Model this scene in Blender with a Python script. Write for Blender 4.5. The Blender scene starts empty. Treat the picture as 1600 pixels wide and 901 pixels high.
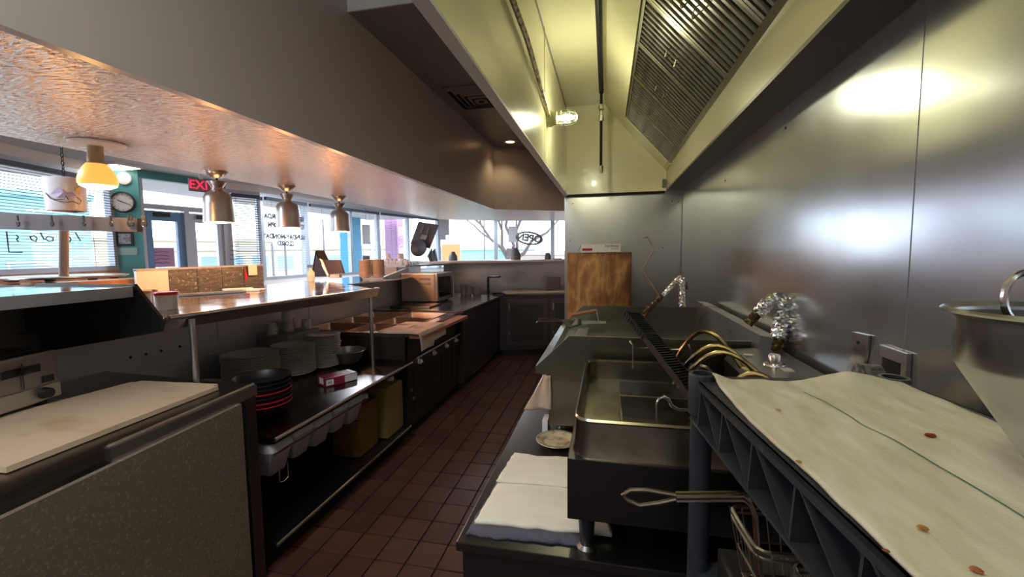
import bpy, bmesh, math, random
from mathutils import Vector, Matrix, noise
C = bpy.context.scene.collection
PI = math.pi
random.seed(7)

# ---------------------------------------------------------------- camera, world, sun, exposure
CAM = Vector((0, 0, 1.55))
FPX, YW, PT, RL = 673.5, .2175, .0826, -.0111
_cy, _sy, _cp, _sp, _cr, _sr = math.cos(YW), math.sin(YW), math.cos(PT), math.sin(PT), math.cos(RL), math.sin(RL)
FW = Vector((-_sy*_cp, _cy*_cp, -_sp)); _r = Vector((_cy, _sy, 0)); _u = _r.cross(FW)
RT = _r*_cr + _u*_sr; UP = -_r*_sr + _u*_cr
cam = bpy.data.cameras.new('camera'); cam.sensor_width = 36; cam.lens = FPX/1600*36; cam.clip_start = .02; cam.clip_end = 300
co = bpy.data.objects.new('camera', cam); C.objects.link(co)
co.matrix_world = Matrix(((RT.x, UP.x, -FW.x, CAM.x), (RT.y, UP.y, -FW.y, CAM.y), (RT.z, UP.z, -FW.z, CAM.z), (0, 0, 0, 1)))
bpy.context.scene.camera = co
w = bpy.data.worlds.new('world'); bpy.context.scene.world = w; w.use_nodes = True
bg = w.node_tree.nodes['Background']; bg.inputs[0].default_value = (.76, .88, 1, 1); bg.inputs[1].default_value = 4.2
sun = bpy.data.lights.new('sun', 'SUN'); sun.energy = 1.5; sun.angle = .02; sun.color = (1, .95, .88)
so = bpy.data.objects.new('sun', sun); C.objects.link(so); so.rotation_euler = Vector((-.55, .55, -.62)).to_track_quat('-Z', 'Y').to_euler()
vs = bpy.context.scene.view_settings; vs.view_transform = 'Standard'; vs.look = 'None'; vs.exposure = 0.62; vs.gamma = 1; vs.use_curve_mapping = False
cy = bpy.context.scene.cycles
cy.max_bounces = 10; cy.diffuse_bounces = 5; cy.glossy_bounces = 5; cy.transmission_bounces = 6; cy.transparent_max_bounces = 12
cy.sample_clamp_indirect = 8; cy.caustics_reflective = True; cy.caustics_refractive = False; cy.use_denoising = True

def at(px, py, x=None, y=None, z=None):          # the point on a plane seen at a pixel of the photograph
    d = RT*(px-800) - UP*(py-450.5) + FW*FPX
    t = x/d.x if x is not None else y/d.y if y is not None else (z-CAM.z)/d.z
    return CAM + d*t

# ---------------------------------------------------------------- materials
MATS = {}
def mat(name, col, rough=.5, metal=0, bump=None, mix=None, emit=None, spec=.5, alpha=None, trans=0, coat=0, aniso=0, rvar=None):
    """bump=(scale xyz, strength, dist)  mix=(colour2, scale xyz, contrast lo, hi)  rvar=(scale xyz, lo, hi)"""
    if name in MATS: return MATS[name]
    m = bpy.data.materials.new(name); m.use_nodes = True; nt = m.node_tree; N = nt.nodes; L = nt.links
    b = N['Principled BSDF']
    b.inputs['Base Color'].default_value = (*col, 1); b.inputs['Roughness'].default_value = rough; b.inputs['Metallic'].default_value = metal
    b.inputs['Specular IOR Level'].default_value = spec; b.inputs['Transmission Weight'].default_value = trans; b.inputs['Coat Weight'].default_value = coat
    if emit: b.inputs['Emission Color'].default_value = (*emit[0], 1); b.inputs['Emission Strength'].default_value = emit[1]
    tc = N.new('ShaderNodeTexCoord')
    def nz(scale, detail=4):
        mp = N.new('ShaderNodeMapping'); mp.inputs['Scale'].default_value = scale; L.new(tc.outputs['Object'], mp.inputs[0])
        n = N.new('ShaderNodeTexNoise'); n.inputs['Scale'].default_value = 1; n.inputs['Detail'].default_value = detail; L.new(mp.outputs[0], n.inputs['Vector']); return n.outputs[0]
    if mix:
        r = N.new('ShaderNodeMapRange'); r.inputs[1].default_value = mix[2]; r.inputs[2].default_value = mix[3]; L.new(nz(mix[1]), r.inputs[0])
        mx = N.new('ShaderNodeMix'); mx.data_type = 'RGBA'; mx.inputs[6].default_value = (*col, 1); mx.inputs[7].default_value = (*mix[0], 1)
        L.new(r.outputs[0], mx.inputs[0]); L.new(mx.outputs[2], b.inputs['Base Color'])
    if rvar:
        r = N.new('ShaderNodeMapRange'); r.inputs[1].default_value = .3; r.inputs[2].default_value = .7; r.inputs[3].default_value = rvar[1]; r.inputs[4].default_value = rvar[2]
        L.new(nz(rvar[0], 1), r.inputs[0]); L.new(r.outputs[0], b.inputs['Roughness'])
    if bump:
        bp = N.new('ShaderNodeBump'); bp.inputs['Strength'].default_value = bump[1]; bp.inputs['Distance'].default_value = bump[2]
        L.new(nz(bump[0]), bp.inputs['Height']); L.new(bp.outputs[0], b.inputs['Normal'])
    if alpha is not None: b.inputs['Alpha'].default_value = alpha
    MATS[name] = m; return m
def glassy(name, tint=(1, 1, 1), refl=.08):
    m = bpy.data.materials.new(name); m.use_nodes = True; nt = m.node_tree; N = nt.nodes; L = nt.links
    t = N.new('ShaderNodeBsdfTransparent'); t.inputs[0].default_value = (*tint, 1)
    g = N.new('ShaderNodeBsdfGlossy'); g.inputs['Roughness'].default_value = .02
    x = N.new('ShaderNodeMixShader'); x.inputs[0].default_value = refl
    L.new(t.outputs[0], x.inputs[1]); L.new(g.outputs[0], x.inputs[2]); L.new(x.outputs[0], N['Material Output'].inputs[0]); return m

STEEL = mat('brushed_steel', (.52, .52, .52), .3, 1, rvar=((3, 3, 6), .27, .36), mix=((.46, .46, .46), (2, 2, 3), .35, .75))
WALLST = mat('wall_steel', (.54, .56, .61), .20, .85, rvar=((3, 3, .8), .17, .22), mix=((.47, .49, .53), (2.2, 2.2, .5), .35, .8), bump=((1.3, 1.3, .5), .10, .02))
ENDST = mat('end_panel_steel', (.50, .50, .48), .3, 1, rvar=((3, 1, .8), .28, .34), mix=((.44, .44, .42), (3, 3, .8), .35, .8))
DARKST = mat('dull_dark_steel', (.14, .135, .13), .38, 1)
GREASE = mat('greasy_steel', (.36, .33, .26), .27, 1, mix=((.12, .08, .03), (9, 9, 9), .45, .95))
GRIDST = mat('griddle_steel', (.22, .21, .165), .33, 1, mix=((.15, .12, .07), (4, 3, 6), .35, 1))
WIRE = mat('bright_wire', (.75, .72, .68), .2, 1)
BRASS = mat('heat_stained_tube', (.55, .42, .18), .28, 1, mix=((.10, .06, .03), (14, 14, 14), .45, .7))
BLACKIRON = mat('black_iron', (.012, .012, .014), .5, 0, spec=.12)
BLACK = mat('black_plastic', (.012, .012, .013), .4)
VOID = mat('dark_cavity', (.008, .008, .008), .9)
RACKP = mat('blue_black_plastic', (.035, .042, .055), .42, bump=((80, 80, 80), .15, .002), mix=((.09, .10, .12), (30, 30, 30), .62, .85))
CREAM = mat('hood_cream_paint', (.74, .70, .48), .22, bump=((9, 9, 9), .25, .01), coat=.1)
HEADP = mat('header_paint', (.43, .385, .37), .33, bump=((60, 60, 60), .05, .002))
CEILP = mat('kitchen_ceiling_paint', (.22, .215, .22), .35, mix=((.10, .095, .095), (1.2, 1.2, 1.2), .4, .8))
SOFF = mat('embossed_soffit', (.66, .50, .41), .27, .5, bump=((18, 70, 18), 1.0, .07))  # orange lamp glow partly put into the tan base colour
FLOORB = mat('grout', (.030, .020, .017), .8)
TILE = mat('quarry_tile', (.105, .042, .030), .42, mix=((.075, .030, .024), (6, 6, 6), .35, .75), bump=((60, 60, 60), .15, .002))
TILE2 = mat('quarry_tile_worn', (.125, .053, .037), .45, mix=((.09, .036, .027), (6, 6, 6), .35, .75), bump=((60, 60, 60), .15, .002))
LOBFL = mat('lobby_floor', (.30, .24, .20), .5)
WHITEP = mat('white_paint', (.72, .72, .72), .5)
LCEIL = mat('lobby_ceiling', (.50, .52, .55), .8, bump=((70, 70, 70), .2, .003))
TEAL = mat('teal_paint', (.06, .24, .25), .5)
ALUM = mat('window_aluminium', (.42, .47, .55), .4, .4)
SLAT = mat('backlit_slat', (.075, .085, .11), .6)  # white slats coloured dark to imitate backlighting
PANE = glassy('window_glass')
WOODL = mat('orange_wood', (.45, .20, .08), .4, mix=((.25, .10, .04), (30, 3, 3), .4, .7))
CERAM = mat('stoneware', (.62, .58, .53), .25)
CERAMR = mat('stoneware_rim', (.17, .13, .12), .3)
PINKC = mat('bowl_ceramic', (.50, .45, .45), .35, mix=((.34, .26, .25), (8, 8, 60), .4, .7))
BOARD = mat('cutting_board', (.72, .55, .38), .5, mix=((.42, .26, .10), (2.4, 5, 2), .55, .78))
FOIL = mat('aluminium_foil', (.80, .80, .82), .2, 1)
BURNT = mat('burnt_foil', (.06, .03, .012), .35, .7, mix=((.42, .33, .17), (50, 50, 50), .52, .68))
CLOTH = mat('white_terry', (.74, .70, .58), .95, bump=((240, 240, 240), .35, .004), mix=((.60, .55, .43), (3, 9, 3), .45, .85))
MATC = mat('grey_fuzzy_mat', (.10, .095, .13), 1, bump=((200, 200, 200), .8, .006))
KRAFT = mat('tan_cloth', (.55, .40, .30), .95, bump=((120, 120, 120), .4, .004))
REDP = mat('red_plastic', (.42, .015, .03), .3)
WHITEPL = mat('white_plastic', (.72, .72, .74), .4)

# ---------------------------------------------------------------- mesh helper
FR = {}
def frame(o):
    m = FR.get(o.name)
    return m if m is not None else Matrix.Identity(4)
GM = [Matrix.Identity(4)]                            # an extra turn for things built askew
class MB:
    def __init__(s): s.b = bmesh.new()
    def poly(s, pts, h=None, M=None):
        """a face, or with h (a vector) a prism"""
        M = M or Matrix.Identity(4)
        a = [s.b.verts.new(M @ Vector(p)) for p in pts]
        if h is None: s.b.faces.new(a); return s
        h = Vector(h); c = [s.b.verts.new(M @ (Vector(p)+h)) for p in pts]
        s.b.faces.new(a[::-1]); s.b.faces.new(c)
        for i in range(len(a)):
            j = (i+1) % len(a); s.b.faces.new((a[i], a[j], c[j], c[i]))
        return s
    def box(s, a, b, M=None, bev=0):
        x0, y0, z0 = a; x1, y1, z1 = b
        if bev:
            t = MB(); t.box(a, b); bmesh.ops.bevel(t.b, geom=t.b.edges[:], offset=bev, segments=2, affect='EDGES', profile=.7)
            t.move(M or Matrix.Identity(4)); return s.join(t)
        return s.poly([(x0, y0, z0), (x1, y0, z0), (x1, y1, z0), (x0, y1, z0)], (0, 0, z1-z0), M)
    def move(s, M): bmesh.ops.transform(s.b, matrix=M, verts=s.b.verts[:]); return s
    def join(s, t):
        me = bpy.data.meshes.new('t'); t.b.to_mesh(me); s.b.from_mesh(me); bpy.data.meshes.remove(me); t.b.free(); return s
    def tube(s, pts, r, n=8, caps=True):
        pts = [Vector(p) for p in pts]; rs = r if isinstance(r, (list, tuple)) else [r]*len(pts)
        rings = []; up = None
        for i, p in enumerate(pts):
            d = (pts[min(i+1, len(pts)-1)]-pts[max(i-1, 0)]).normalized()
            if up is None or abs(up.dot(d)) > .98: up = Vector((0, 0, 1)) if abs(d.z) < .9 else Vector((1, 0, 0))
            u = (up-d*up.dot(d)).normalized(); v = d.cross(u); up = u
            rings.append([s.b.verts.new(p+(u*math.cos(2*PI*k/n)+v*math.sin(2*PI*k/n))*rs[i]) for k in range(n)])
        for a, c in zip(rings, rings[1:]):
            for k in range(n): s.b.faces.new((a[k], a[(k+1) % n], c[(k+1) % n], c[k]))
        if caps: s.b.faces.new(rings[0][::-1]); s.b.faces.new(rings[-1])
        return s
    def lathe(s, prof, c=(0, 0, 0), n=28, M=None):
        c = Vector(c); M = M or Matrix.Identity(4); rings = []
        for r, z in prof:
            rings.append([s.b.verts.new(c + M @ Vector((max(r, 1e-5)*math.cos(2*PI*k/n), max(r, 1e-5)*math.sin(2*PI*k/n), z))) for k in range(n)])
        for a, d in zip(rings, rings[1:]):
            for k in range(n): s.b.faces.new((a[k], a[(k+1) % n], d[(k+1) % n], d[k]))
        return s
    def grid(s, f, nu, nv, thick=0):
        """f(u,v)->point; with thick a closed sheet"""
        V = [[Vector(f(i/nu, j/nv)) for j in range(nv+1)] for i in range(nu+1)]
        T = [[s.b.verts.new(p) for p in r] for r in V]
        for i in range(nu):
            for j in range(nv): s.b.faces.new((T[i][j], T[i+1][j], T[i+1][j+1], T[i][j+1]))
        if thick:
            B = [[s.b.verts.new(p-Vector((0, 0, thick))) for p in r] for r in V]
            for i in range(nu):
                for j in range(nv): s.b.faces.new((B[i][j+1], B[i+1][j+1], B[i+1][j], B[i][j]))
            for i in range(nu):
                s.b.faces.new((T[i][0], B[i][0], B[i+1][0], T[i+1][0])); s.b.faces.new((T[i+1][nv], B[i+1][nv], B[i][nv], T[i][nv]))
            for j in range(nv):
                s.b.faces.new((T[0][j+1], B[0][j+1], B[0][j], T[0][j])); s.b.faces.new((T[nu][j], B[nu][j], B[nu][j+1], T[nu][j+1]))
        return s
    def obj(s, name, m, parent=None, smooth=None, loc=None, **tags):
        """links the mesh (world coordinates) as one object, its origin at loc or at its parent's"""
        bmesh.ops.recalc_face_normals(s.b, faces=s.b.faces[:])
        if GM[0] != Matrix.Identity(4): s.move(GM[0])
        me = bpy.data.meshes.new(name)
        o = bpy.data.objects.new(name, me); C.objects.link(o)
        if parent is not None:
            s.move(frame(parent).inverted()); o.parent = parent; FR[o.name] = frame(parent)
        else:
            if loc is None:
                n = max(len(s.b.verts), 1); c = Vector((sum(v.co.x for v in s.b.verts)/n, sum(v.co.y for v in s.b.verts)/n, min([v.co.z for v in s.b.verts] or [0])))
            else: c = Vector(loc)
            o.location = c; M = Matrix.Translation(c); s.move(M.inverted()); FR[o.name] = M
        if smooth is None: smooth = False
        s.b.to_mesh(me); s.b.free()
        if smooth:
            for p in me.polygons: p.use_smooth = True
            if smooth != 2: me.set_sharp_from_angle(angle=R(38))
        for x in (m if isinstance(m, (list, tuple)) else [m]): me.materials.append(x)
        for k, v in tags.items(): o[k] = v
        return o
def R(a): return math.radians(a)
def thing(name, loc, label, cat, group=None, rz=0):
    o = bpy.data.objects.new(name, None); C.objects.link(o); o.empty_display_size = .05
    o.location = loc; o.rotation_euler.z = rz; o['label'] = label; o['category'] = cat
    if group: o['group'] = group
    FR[o.name] = Matrix.Translation(Vector(loc)) @ Matrix.Rotation(rz, 4, 'Z'); return o
def tag(o, label, cat, group=None):
    o['label'] = label; o['category'] = cat
    if group: o['group'] = group
    return o
def copy_tree(o, parent=None):
    c = o.copy(); C.objects.link(c); c.parent = parent
    for ch in list(o.children): copy_tree(ch, c)
    return c
def dup(o, loc, label, rz=None, group=None):
    c = copy_tree(o); c.location = loc; c['label'] = label
    if rz is not None: c.rotation_euler.z = rz
    if group: c['group'] = group
    return c
ST = dict(kind='structure')
def clone(o, off):                                   # another piece alike, beside the first, under the same parent
    c = o.copy(); C.objects.link(c); c.location = o.location + Vector(off); return c
def text_mesh(s, size, M, depth=.001, bold=0):
    cu = bpy.data.curves.new('t', 'FONT'); cu.body = s; cu.size = size; cu.align_x = 'CENTER'; cu.align_y = 'CENTER'; cu.extrude = depth; cu.offset = bold; cu.resolution_u = 3
    o = bpy.data.objects.new('t', cu); C.objects.link(o)
    me = bpy.data.meshes.new_from_object(o.evaluated_get(bpy.context.evaluated_depsgraph_get()))
    bpy.data.objects.remove(o); bpy.data.curves.remove(cu)
    t = MB(); t.b.from_mesh(me); bpy.data.meshes.remove(me); t.move(M); return t
def fr3(o, x, y, z):                                  # matrix from an origin and three axes
    x, y, z = Vector(x).normalized(), Vector(y).normalized(), Vector(z).normalized()
    return Matrix(((x.x, y.x, z.x, o[0]), (x.y, y.y, z.y, o[1]), (x.z, y.z, z.z, o[2]), (0, 0, 0, 1)))
def point(name, loc, e, col, r=.03, kind='POINT', parent=None, **kw):
    l = bpy.data.lights.new(name, kind); l.energy = e; l.color = col
    if kind != 'AREA': l.shadow_soft_size = r
    for k, v in kw.items(): setattr(l, k, v)
    o = bpy.data.objects.new(name, l); C.objects.link(o); o.location = loc
    if parent is not None: o.parent = parent; o.location = frame(parent).inverted() @ Vector(loc)
    return o
ORD = 'topmost,second,third,fourth,fifth,sixth,seventh,eighth,ninth,tenth,eleventh,twelfth,thirteenth,fourteenth,fifteenth,sixteenth,seventeenth,eighteenth,nineteenth,twentieth'.split(',')
def nth(i): return 'topmost' if i == 0 else ORD[i]+' from the top'

# ================================================================ THE SETTING
BK = -2.6     # the wall behind the camera
XW = .737     # stainless wall on the right
# kitchen floor with tiles one by one
fl = MB().box((-2.75, BK, -.06), (.85, 12.4, -.008)).obj('floor', FLOORB, **ST)
t0 = MB().box((-.0785, -.085, 0), (.0785, .085, .012), bev=.004).obj('tile', TILE, fl)
t1 = MB().box((-.0785, -.085, 0), (.0785, .085, .012), bev=.004).obj('tile', TILE2, fl)
base = frame(fl).inverted()
first = {0: True, 1: True}
for j in range(-6, 26):
    for i in range(-4, 4):
        x, y = -.98+(i+.5)*.165, 2.05+(j+.5)*.178
        k = random.random() < .45
        src = t1 if k else t0
        o = src if first[int(k)] else src.copy()
        if not first[int(k)]: C.objects.link(o)
        first[int(k)] = False
        o.location = (x, y, -.009+random.uniform(-.001, .001))
MB().box((-9, BK, -.06), (-2.75, 14, -.01)).obj('floor', LOBFL, **ST)
# right wall: stainless sheets with a folded seam
wr = MB().box((XW, BK, 0), (XW+.1, 4.75, 3.1)).obj('wall_right', WALLST, **ST)
for (a, b) in ((BK, 1.262), (1.272, 4.64)):
    MB().box((XW-.004, a, .9), (XW, b, 2.16)).obj('steel_sheet', WALLST, wr)
MB().box((XW-.0055, 1.258, .9), (XW-.001, 1.276, 2.16)).obj('seam_strip', WALLST, wr)
for p in ((1181, 183), (1227, 200), (1133, 282)):
    q = at(*p, x=XW-.005); MB().lathe([(0, .002), (.005, .002), (.006, 0)], q, 8, Matrix.Rotation(-PI/2, 4, 'Y')).obj('rivet', BLACK, wr)
# end wall behind the griddle, clad in steel
we = MB().box((-.44, 4.66, 0), (XW+.1, 4.76, 3.1)).obj('wall_end', ENDST, **ST)
MB().box((-.425, 4.65, .5), (XW-.01, 4.66, 2.15)).obj('steel_sheet', ENDST, we)
MB().box((-.445, 4.64, .0), (-.425, 4.66, 2.15)).obj('corner_trim', STEEL, we)
for p in ((895, 318), (891, 376), (1050, 314), (1060, 315), (1036, 387)):
    q = at(*p, y=4.648); MB().lathe([(0, .002), (.005, .002), (.006, 0)], q, 8, Matrix.Rotation(PI/2, 4, 'X')).obj('rivet', BLACK, we)
MB().box((-.45, 4.76, 0), (-.35, 12.2, 3.1)).obj('wall_partition', HEADP, **ST)
MB().box((-6.2, BK-.1, 0), (XW+.1, BK, 3.1)).obj('wall_back', HEADP, **ST)
# ceiling of the kitchen with the drop at Y 2.45
ce = MB().box((-1.6, 2.45, 3.0), (-.42, 6.6, 3.3)).obj('ceiling', CEILP, **ST)
MB().box((-1.6, BK, 3.2), (XW+.1, 2.45, 3.3)).obj('ceiling', CEILP, **ST)
MB().box((-.44, 2.45, 3.12), (XW+.1, 4.8, 3.3)).obj('ceiling', CEILP, **ST)
MB().box((-1.56, 2.44, 3.0), (-.44, 2.45, 3.2)).obj('trim_1', WHITEP, **ST)
# header above the pass and the embossed soffit under it
hp = [(-1.53, BK), (-1.53, 5.85), (-.43, 6.45)]
MB().poly([(-1.57, BK, 2.15), (-1.53, BK, 2.15), (-1.53, 5.85, 2.15), (-.43, 6.48, 2.15), (-.43, 6.53, 2.15), (-1.57, 5.89, 2.15)], (0, 0, 1.05)).obj('wall_header', HEADP, **ST)
sof = [(-2.9, BK), (-2.9, 7.2), (-2.05, 7.93), (-.86, 8.39), (-.45, 8.5), (-.45, 6.53), (-1.57, 5.89), (-1.57, BK)]
MB().poly([(x, y, 2.15) for x, y in sof], (0, 0, .5)).obj('ceiling_soffit', SOFF, **ST)
# knee walls under the pass: left, then the far one with its ledge
KW = mat('knee_wall_sheet', (.58, .59, .64), .38, .35)
wl = MB().box((-2.75, BK, 0), (-2.65, 6.75, 1.25)).obj('wall_left', KW, **ST)
for a, b, z0, z1 in ((-.6, 1.5, .69, 1.245), (1.505, 2.45, .89, 1.245), (1.505, 2.6, .69, .885), (2.455, 3.4, .95, 1.245), (2.605, 3.4, .69, .945), (3.405, 4.9, .9, 1.245)):
    MB().box((-2.65, a, z0), (-2.645, b, z1)).obj('steel_sheet', KW, wl)
for p in ((204, 558), (228, 553), (252, 548), (281, 541)):
    q = at(*p, x=-2.644); MB().lathe([(0, .002), (.008, .002), (.009, 0)], q, 8, Matrix.Rotation(PI/2, 4, 'Y')).obj('rivet', BLACK, wl)
MB().poly([(-2.65, 6.75, 0), (-.45, 7.35, 0), (-.45, 7.5, 0), (-2.65, 6.9, 0)], (0, 0, 1.40)).obj('wall_far', STEEL, **ST)
MB().poly([(-3.3, 6.35, 1.40), (-2.35, 6.2, 1.40), (-.45, 7.28, 1.40), (-.45, 7.75, 1.40), (-3.3, 7.2, 1.40)], (0, 0, .03)).obj('trim_2', WHITEP, **ST)

# ---------------------------------------------------------------- lobby shell
P = [(-4.02, -1.95), (-5.7, 4.03), (-5.5, 4.15), (-5.3, 5.2), (-5.12, 5.62), (-5.1, 6.6), (-4.8, 8.5), (-4.3, 10.66), (-2.9, 11.2), (-1.42, 11.5), (-.4, 11.7)]
HZ = 2.5
MB().poly([(-7.2, BK, 2.6), (-2.9, BK, 2.6), (-2.9, 7.2, 2.6), (-.5, 8.6, 2.6), (-.35, 12.2, 2.6), (-7.2, 12.2, 2.6)], (0, 0, .1)).obj('ceiling', LCEIL, **ST)
MB().box((-7.2, BK-.1, 0), (-4.0, BK, 2.7)).obj('wall_lobby_back', WHITEP, **ST)
MB().poly([(-4.02, -1.95, 0), (-3.9, -1.95, 0), (-3.9, BK, 0), (-4.02, BK, 0)], (0, 0, 2.6)).obj('wall_lobby_corner', WHITEP, **ST)
def seg(i): a, b = Vector((*P[i], 0)), Vector((*P[i+1], 0)); d = (b-a).normalized(); n = Vector((-d.y, d.x, 0)); return a, b, d, n   # n points outdoors
def wallbox(a, b, n, z0, z1, t=.1):
    return MB().poly([a+Vector((0, 0, z0)), b+Vector((0, 0, z0)), b+n*t+Vector((0, 0, z0)), a+n*t+Vector((0, 0, z0))], (0, 0, z1-z0))
def window(nm, i, z0, z1, mull=(), wallm=WHITEP, lowm=WHITEP, fw=.05, headm=None, transoms=()):
    a, b, d, n = seg(i); L = (b-a).length
    wallbox(a, b, n, 0, z0).obj('wall_lobby_sill', lowm, **ST)
    wallbox(a, b, n, z1, 2.6).obj('wall_lobby_head', headm or wallm, **ST)
    w_ = MB()
    for s, e in ((0, fw), (L-fw, L)): w_.join(wallbox(a+d*s, a+d*e, n, z0, z1, .07))
    w_.join(wallbox(a+d*fw, a+d*(L-fw), n, z0, z0+fw, .07)); w_.join(wallbox(a+d*fw, a+d*(L-fw), n, z1-fw, z1, .07))
    fr = w_.obj(nm, ALUM, **ST)
    for m_ in mull: wallbox(a+d*(m_-.03), a+d*(m_+.03), n, z0+fw, z1-fw, .08).obj('mullion', ALUM, fr)
    for z in transoms: wallbox(a+d*fw, a+d*(L-fw), n, z-.03, z+.03, .06).obj('transom_bar', ALUM, fr)
    MB().poly([a+n*.03+d*fw+Vector((0, 0, z0+fw)), b+n*.03-d*fw+Vector((0, 0, z0+fw)), b+n*.03-d*fw+Vector((0, 0, z1-fw)), a+n*.03+d*fw+Vector((0, 0, z1-fw))], n*.006).obj('pane', PANE, fr)
    return fr
def blind(i, s0, s1, z0, z1, n_s, label, tilt=.35, wd=.025, pm=SLAT):
    a, b, d, n = seg(i); p0 = a+d*s0; L = s1-s0; off = -n*.05
    c = p0+d*L/2+off
    t = thing('venetian_blind', (c.x, c.y, z1), label, 'blind', rz=math.atan2(d.y, d.x))
    X, Y = d, -n
    def bx(lo, hi, nm):
        M = fr3((c.x, c.y, 0), X, Y, (0, 0, 1)); return MB().box(lo, hi, M).obj(nm, pm, t)
    bx((-L/2, -.025, z1-.05), (L/2, .025, z1), 'headrail')
    M = fr3((c.x, c.y, 0), X, Y, (0, 0, 1)) @ Matrix.Translation((0, 0, z1-.07)) @ Matrix.Rotation(tilt, 4, 'X')
    s0_ = MB().box((-L/2+.01, -wd/2, -.001), (L/2-.01, wd/2, .001), M).obj('slat', pm, t)
    dz = (z1-.07-z0)/n_s
    for k in range(1, n_s): clone(s0_, (0, 0, -dz*k))
    for s in (-.35, .35): bx((s*L-.002, -.014, z0), (s*L+.002, -.012, z1-.05), 'ladder_cord')
    return t
window('window_1', 0, 1.40, HZ, mull=(2.2, 4.2), lowm=WOODL)
a, b, d, n = seg(1); wallbox(a, b+d*.02, n, 0, 2.6).obj('wall_pillar', TEAL, **ST)
# entrance: two glazed doors under one long transom light
a, b, d, n = seg(2); L = (b-a).length
wallbox(a, b, n, 2.5, 2.6).obj('wall_lobby_head', TEAL, **ST)
q = wallbox(a, b, n, 2.14, 2.2, .1).obj('trim_3', ALUM, **ST)
for s in (0, L*.5-.03, L-.06): wallbox(a+d*s, a+d*(s+.06), n, 0, 2.14, .08).obj('trim_4', ALUM, **ST)
fr = wallbox(a, a+d*.05, n, 2.2, 2.5, .06).join(wallbox(b-d*.05, b, n, 2.2, 2.5, .06)).obj('window_2', ALUM, **ST)
wallbox(a+d*.05+n*.02, b-d*.05+n*.02, n, 2.2, 2.5, .006).obj('pane', PANE, fr)
for k in range(2):
    s0, s1 = (.06, L*.5-.03) if k == 0 else (L*.5+.03, L-.06)
    p, q_ = a+d*s0, a+d*s1
    m_ = MB()
    for u, v, z0, z1 in ((0, .08, .02, 2.12), (s1-s0-.08, s1-s0, .02, 2.12), (.08, s1-s0-.08, 2.0, 2.12), (.08, s1-s0-.08, .02, .3)):
        m_.join(wallbox(p+d*u+n*.02, p+d*v+n*.02, n, z0, z1, .05))
    dr = m_.obj('door_%d' % (k+1), mat('blue_door', (.10, .22, .40), .4) if k == 0 else ALUM, **ST)
    wallbox(p+d*.08+n*.04, q_-d*.08+n*.04, n, .3, 2.0, .006).obj('pane', PANE, dr)
    wallbox(p+d*.1-n*.03, q_-d*.1-n*.03, n, 1.05, 1.08, .03).obj('push_bar', ALUM, dr)
    wallbox(p+d*.1+n*.0, p+d*.28, n, 2.05, 2.10, .02).obj('door_closer', BLACK, dr)
window('window_3', 3, 1.15, HZ, mull=())
window('window_4', 4, 1.17, HZ)
window('window_5', 5, 1.15, HZ, mull=(1.1,))
window('window_6', 6, 1.15, HZ, mull=(1.0,))
window('window_7', 7, 1.15, HZ)
window('window_8', 8, 1.15, HZ)
window('window_9', 9, 1.15, HZ)
wallbox(Vector((-.4, 11.7, 0)), Vector((-.35, 11.75, 0)), Vector((0, 1, 0)), 0, 2.6, .5).obj('wall_lobby_end', WHITEP, **ST)
blind(0, 2.26, 4.14, 1.44, 2.44, 32, 'white slatted blind in the big left window, half behind the hanging lantern', .12)
blind(0, 4.26, 6.15, 1.44, 2.44, 32, 'white slatted blind beside the teal pillar with the clock', .12)
blind(0, .05, 2.14, 1.44, 2.44, 32, 'white slatted blind at the far left edge of the picture', .12)
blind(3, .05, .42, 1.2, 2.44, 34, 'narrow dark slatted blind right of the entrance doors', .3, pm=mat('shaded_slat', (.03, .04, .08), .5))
blind(4, .05, .93, 1.2, 2.44, 30, 'open thin slatted blind in the window with the opening hours', .02, .008)
blind(5, .05, 1.88, 1.2, 2.44, 36, 'open thin slatted blind behind the third heat lamp', .05, .018)
blind(6, .05, 2.1, 1.2, 2.44, 36, 'open thin slatted blind beside the corner mullion', .05, .018)
blind(8, .06, 1.44, 1.2, 2.44, 36, 'thin slatted blind behind the round OPEN sign', .3, .02)
# ================================================================ OUTDOORS
gr = MB().box((-80, -20, -1.4), (40, 120, -1.2)).obj('ground_outside', mat('asphalt', (.44, .44, .45), .8, mix=((.36, .36, .37), (.4, .4, .4), .4, .7)), **ST)
def block(name, c, rz, w_, dep, h, m, lab, wins=(), roof=None):
    t = thing(name, (c[0], c[1], -1.2), lab, 'building', rz=rz); F = frame(t)
    MB().box((-w_/2, 0, 0), (w_/2, dep, h), F).obj('walls', m, t)
    MB().box((-w_/2-.15, -.15, h), (w_/2+.15, dep+.15, h+.25), F).obj('roof', roof or m, t)
    for x0, x1, z0, z1 in wins:
        f = MB().box((x0, -.06, z0), (x1, 0.02, z1), F).obj('window', mat('far_frame', (.35, .35, .35), .5), t)
        MB().box((x0+.08, -.08, z0+.08), (x1-.08, -.05, z1-.08), F).obj('pane', mat('far_glass', (.18, .25, .32), .1), f)
    return t
v = at(445, 400, y=24)
block('far_shop', (v.x, v.y), R(20), 14, 6, 3.1, mat('beige_block', (.48, .40, .30), .8), 'beige shop with a row of windows across the street', [(-5+k*1.5, -3.9+k*1.5, 1.8, 2.8) for k in range(7)], mat('roof_light', (.4, .4, .4), .8))
v = at(50, 380, x=-22)
block('orange_building', (v.x-1, v.y-4.6), R(75), 5, 5, 3.8, mat('orange_render', (.50, .34, .22), .8), 'orange building outside the far left window', [(-1.6, -.4, 1.2, 2.6), (.8, 2.0, 1.2, 2.6)])
block('turquoise_building', (v.x-.5, v.y+.6), R(68), 3.0, 5, 5.2, mat('turquoise_render', (.18, .42, .46), .8), 'turquoise building seen through the left blind', [(-1.0, .2, 1.0, 2.6)])
v = at(265, 390, x=-40)
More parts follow.
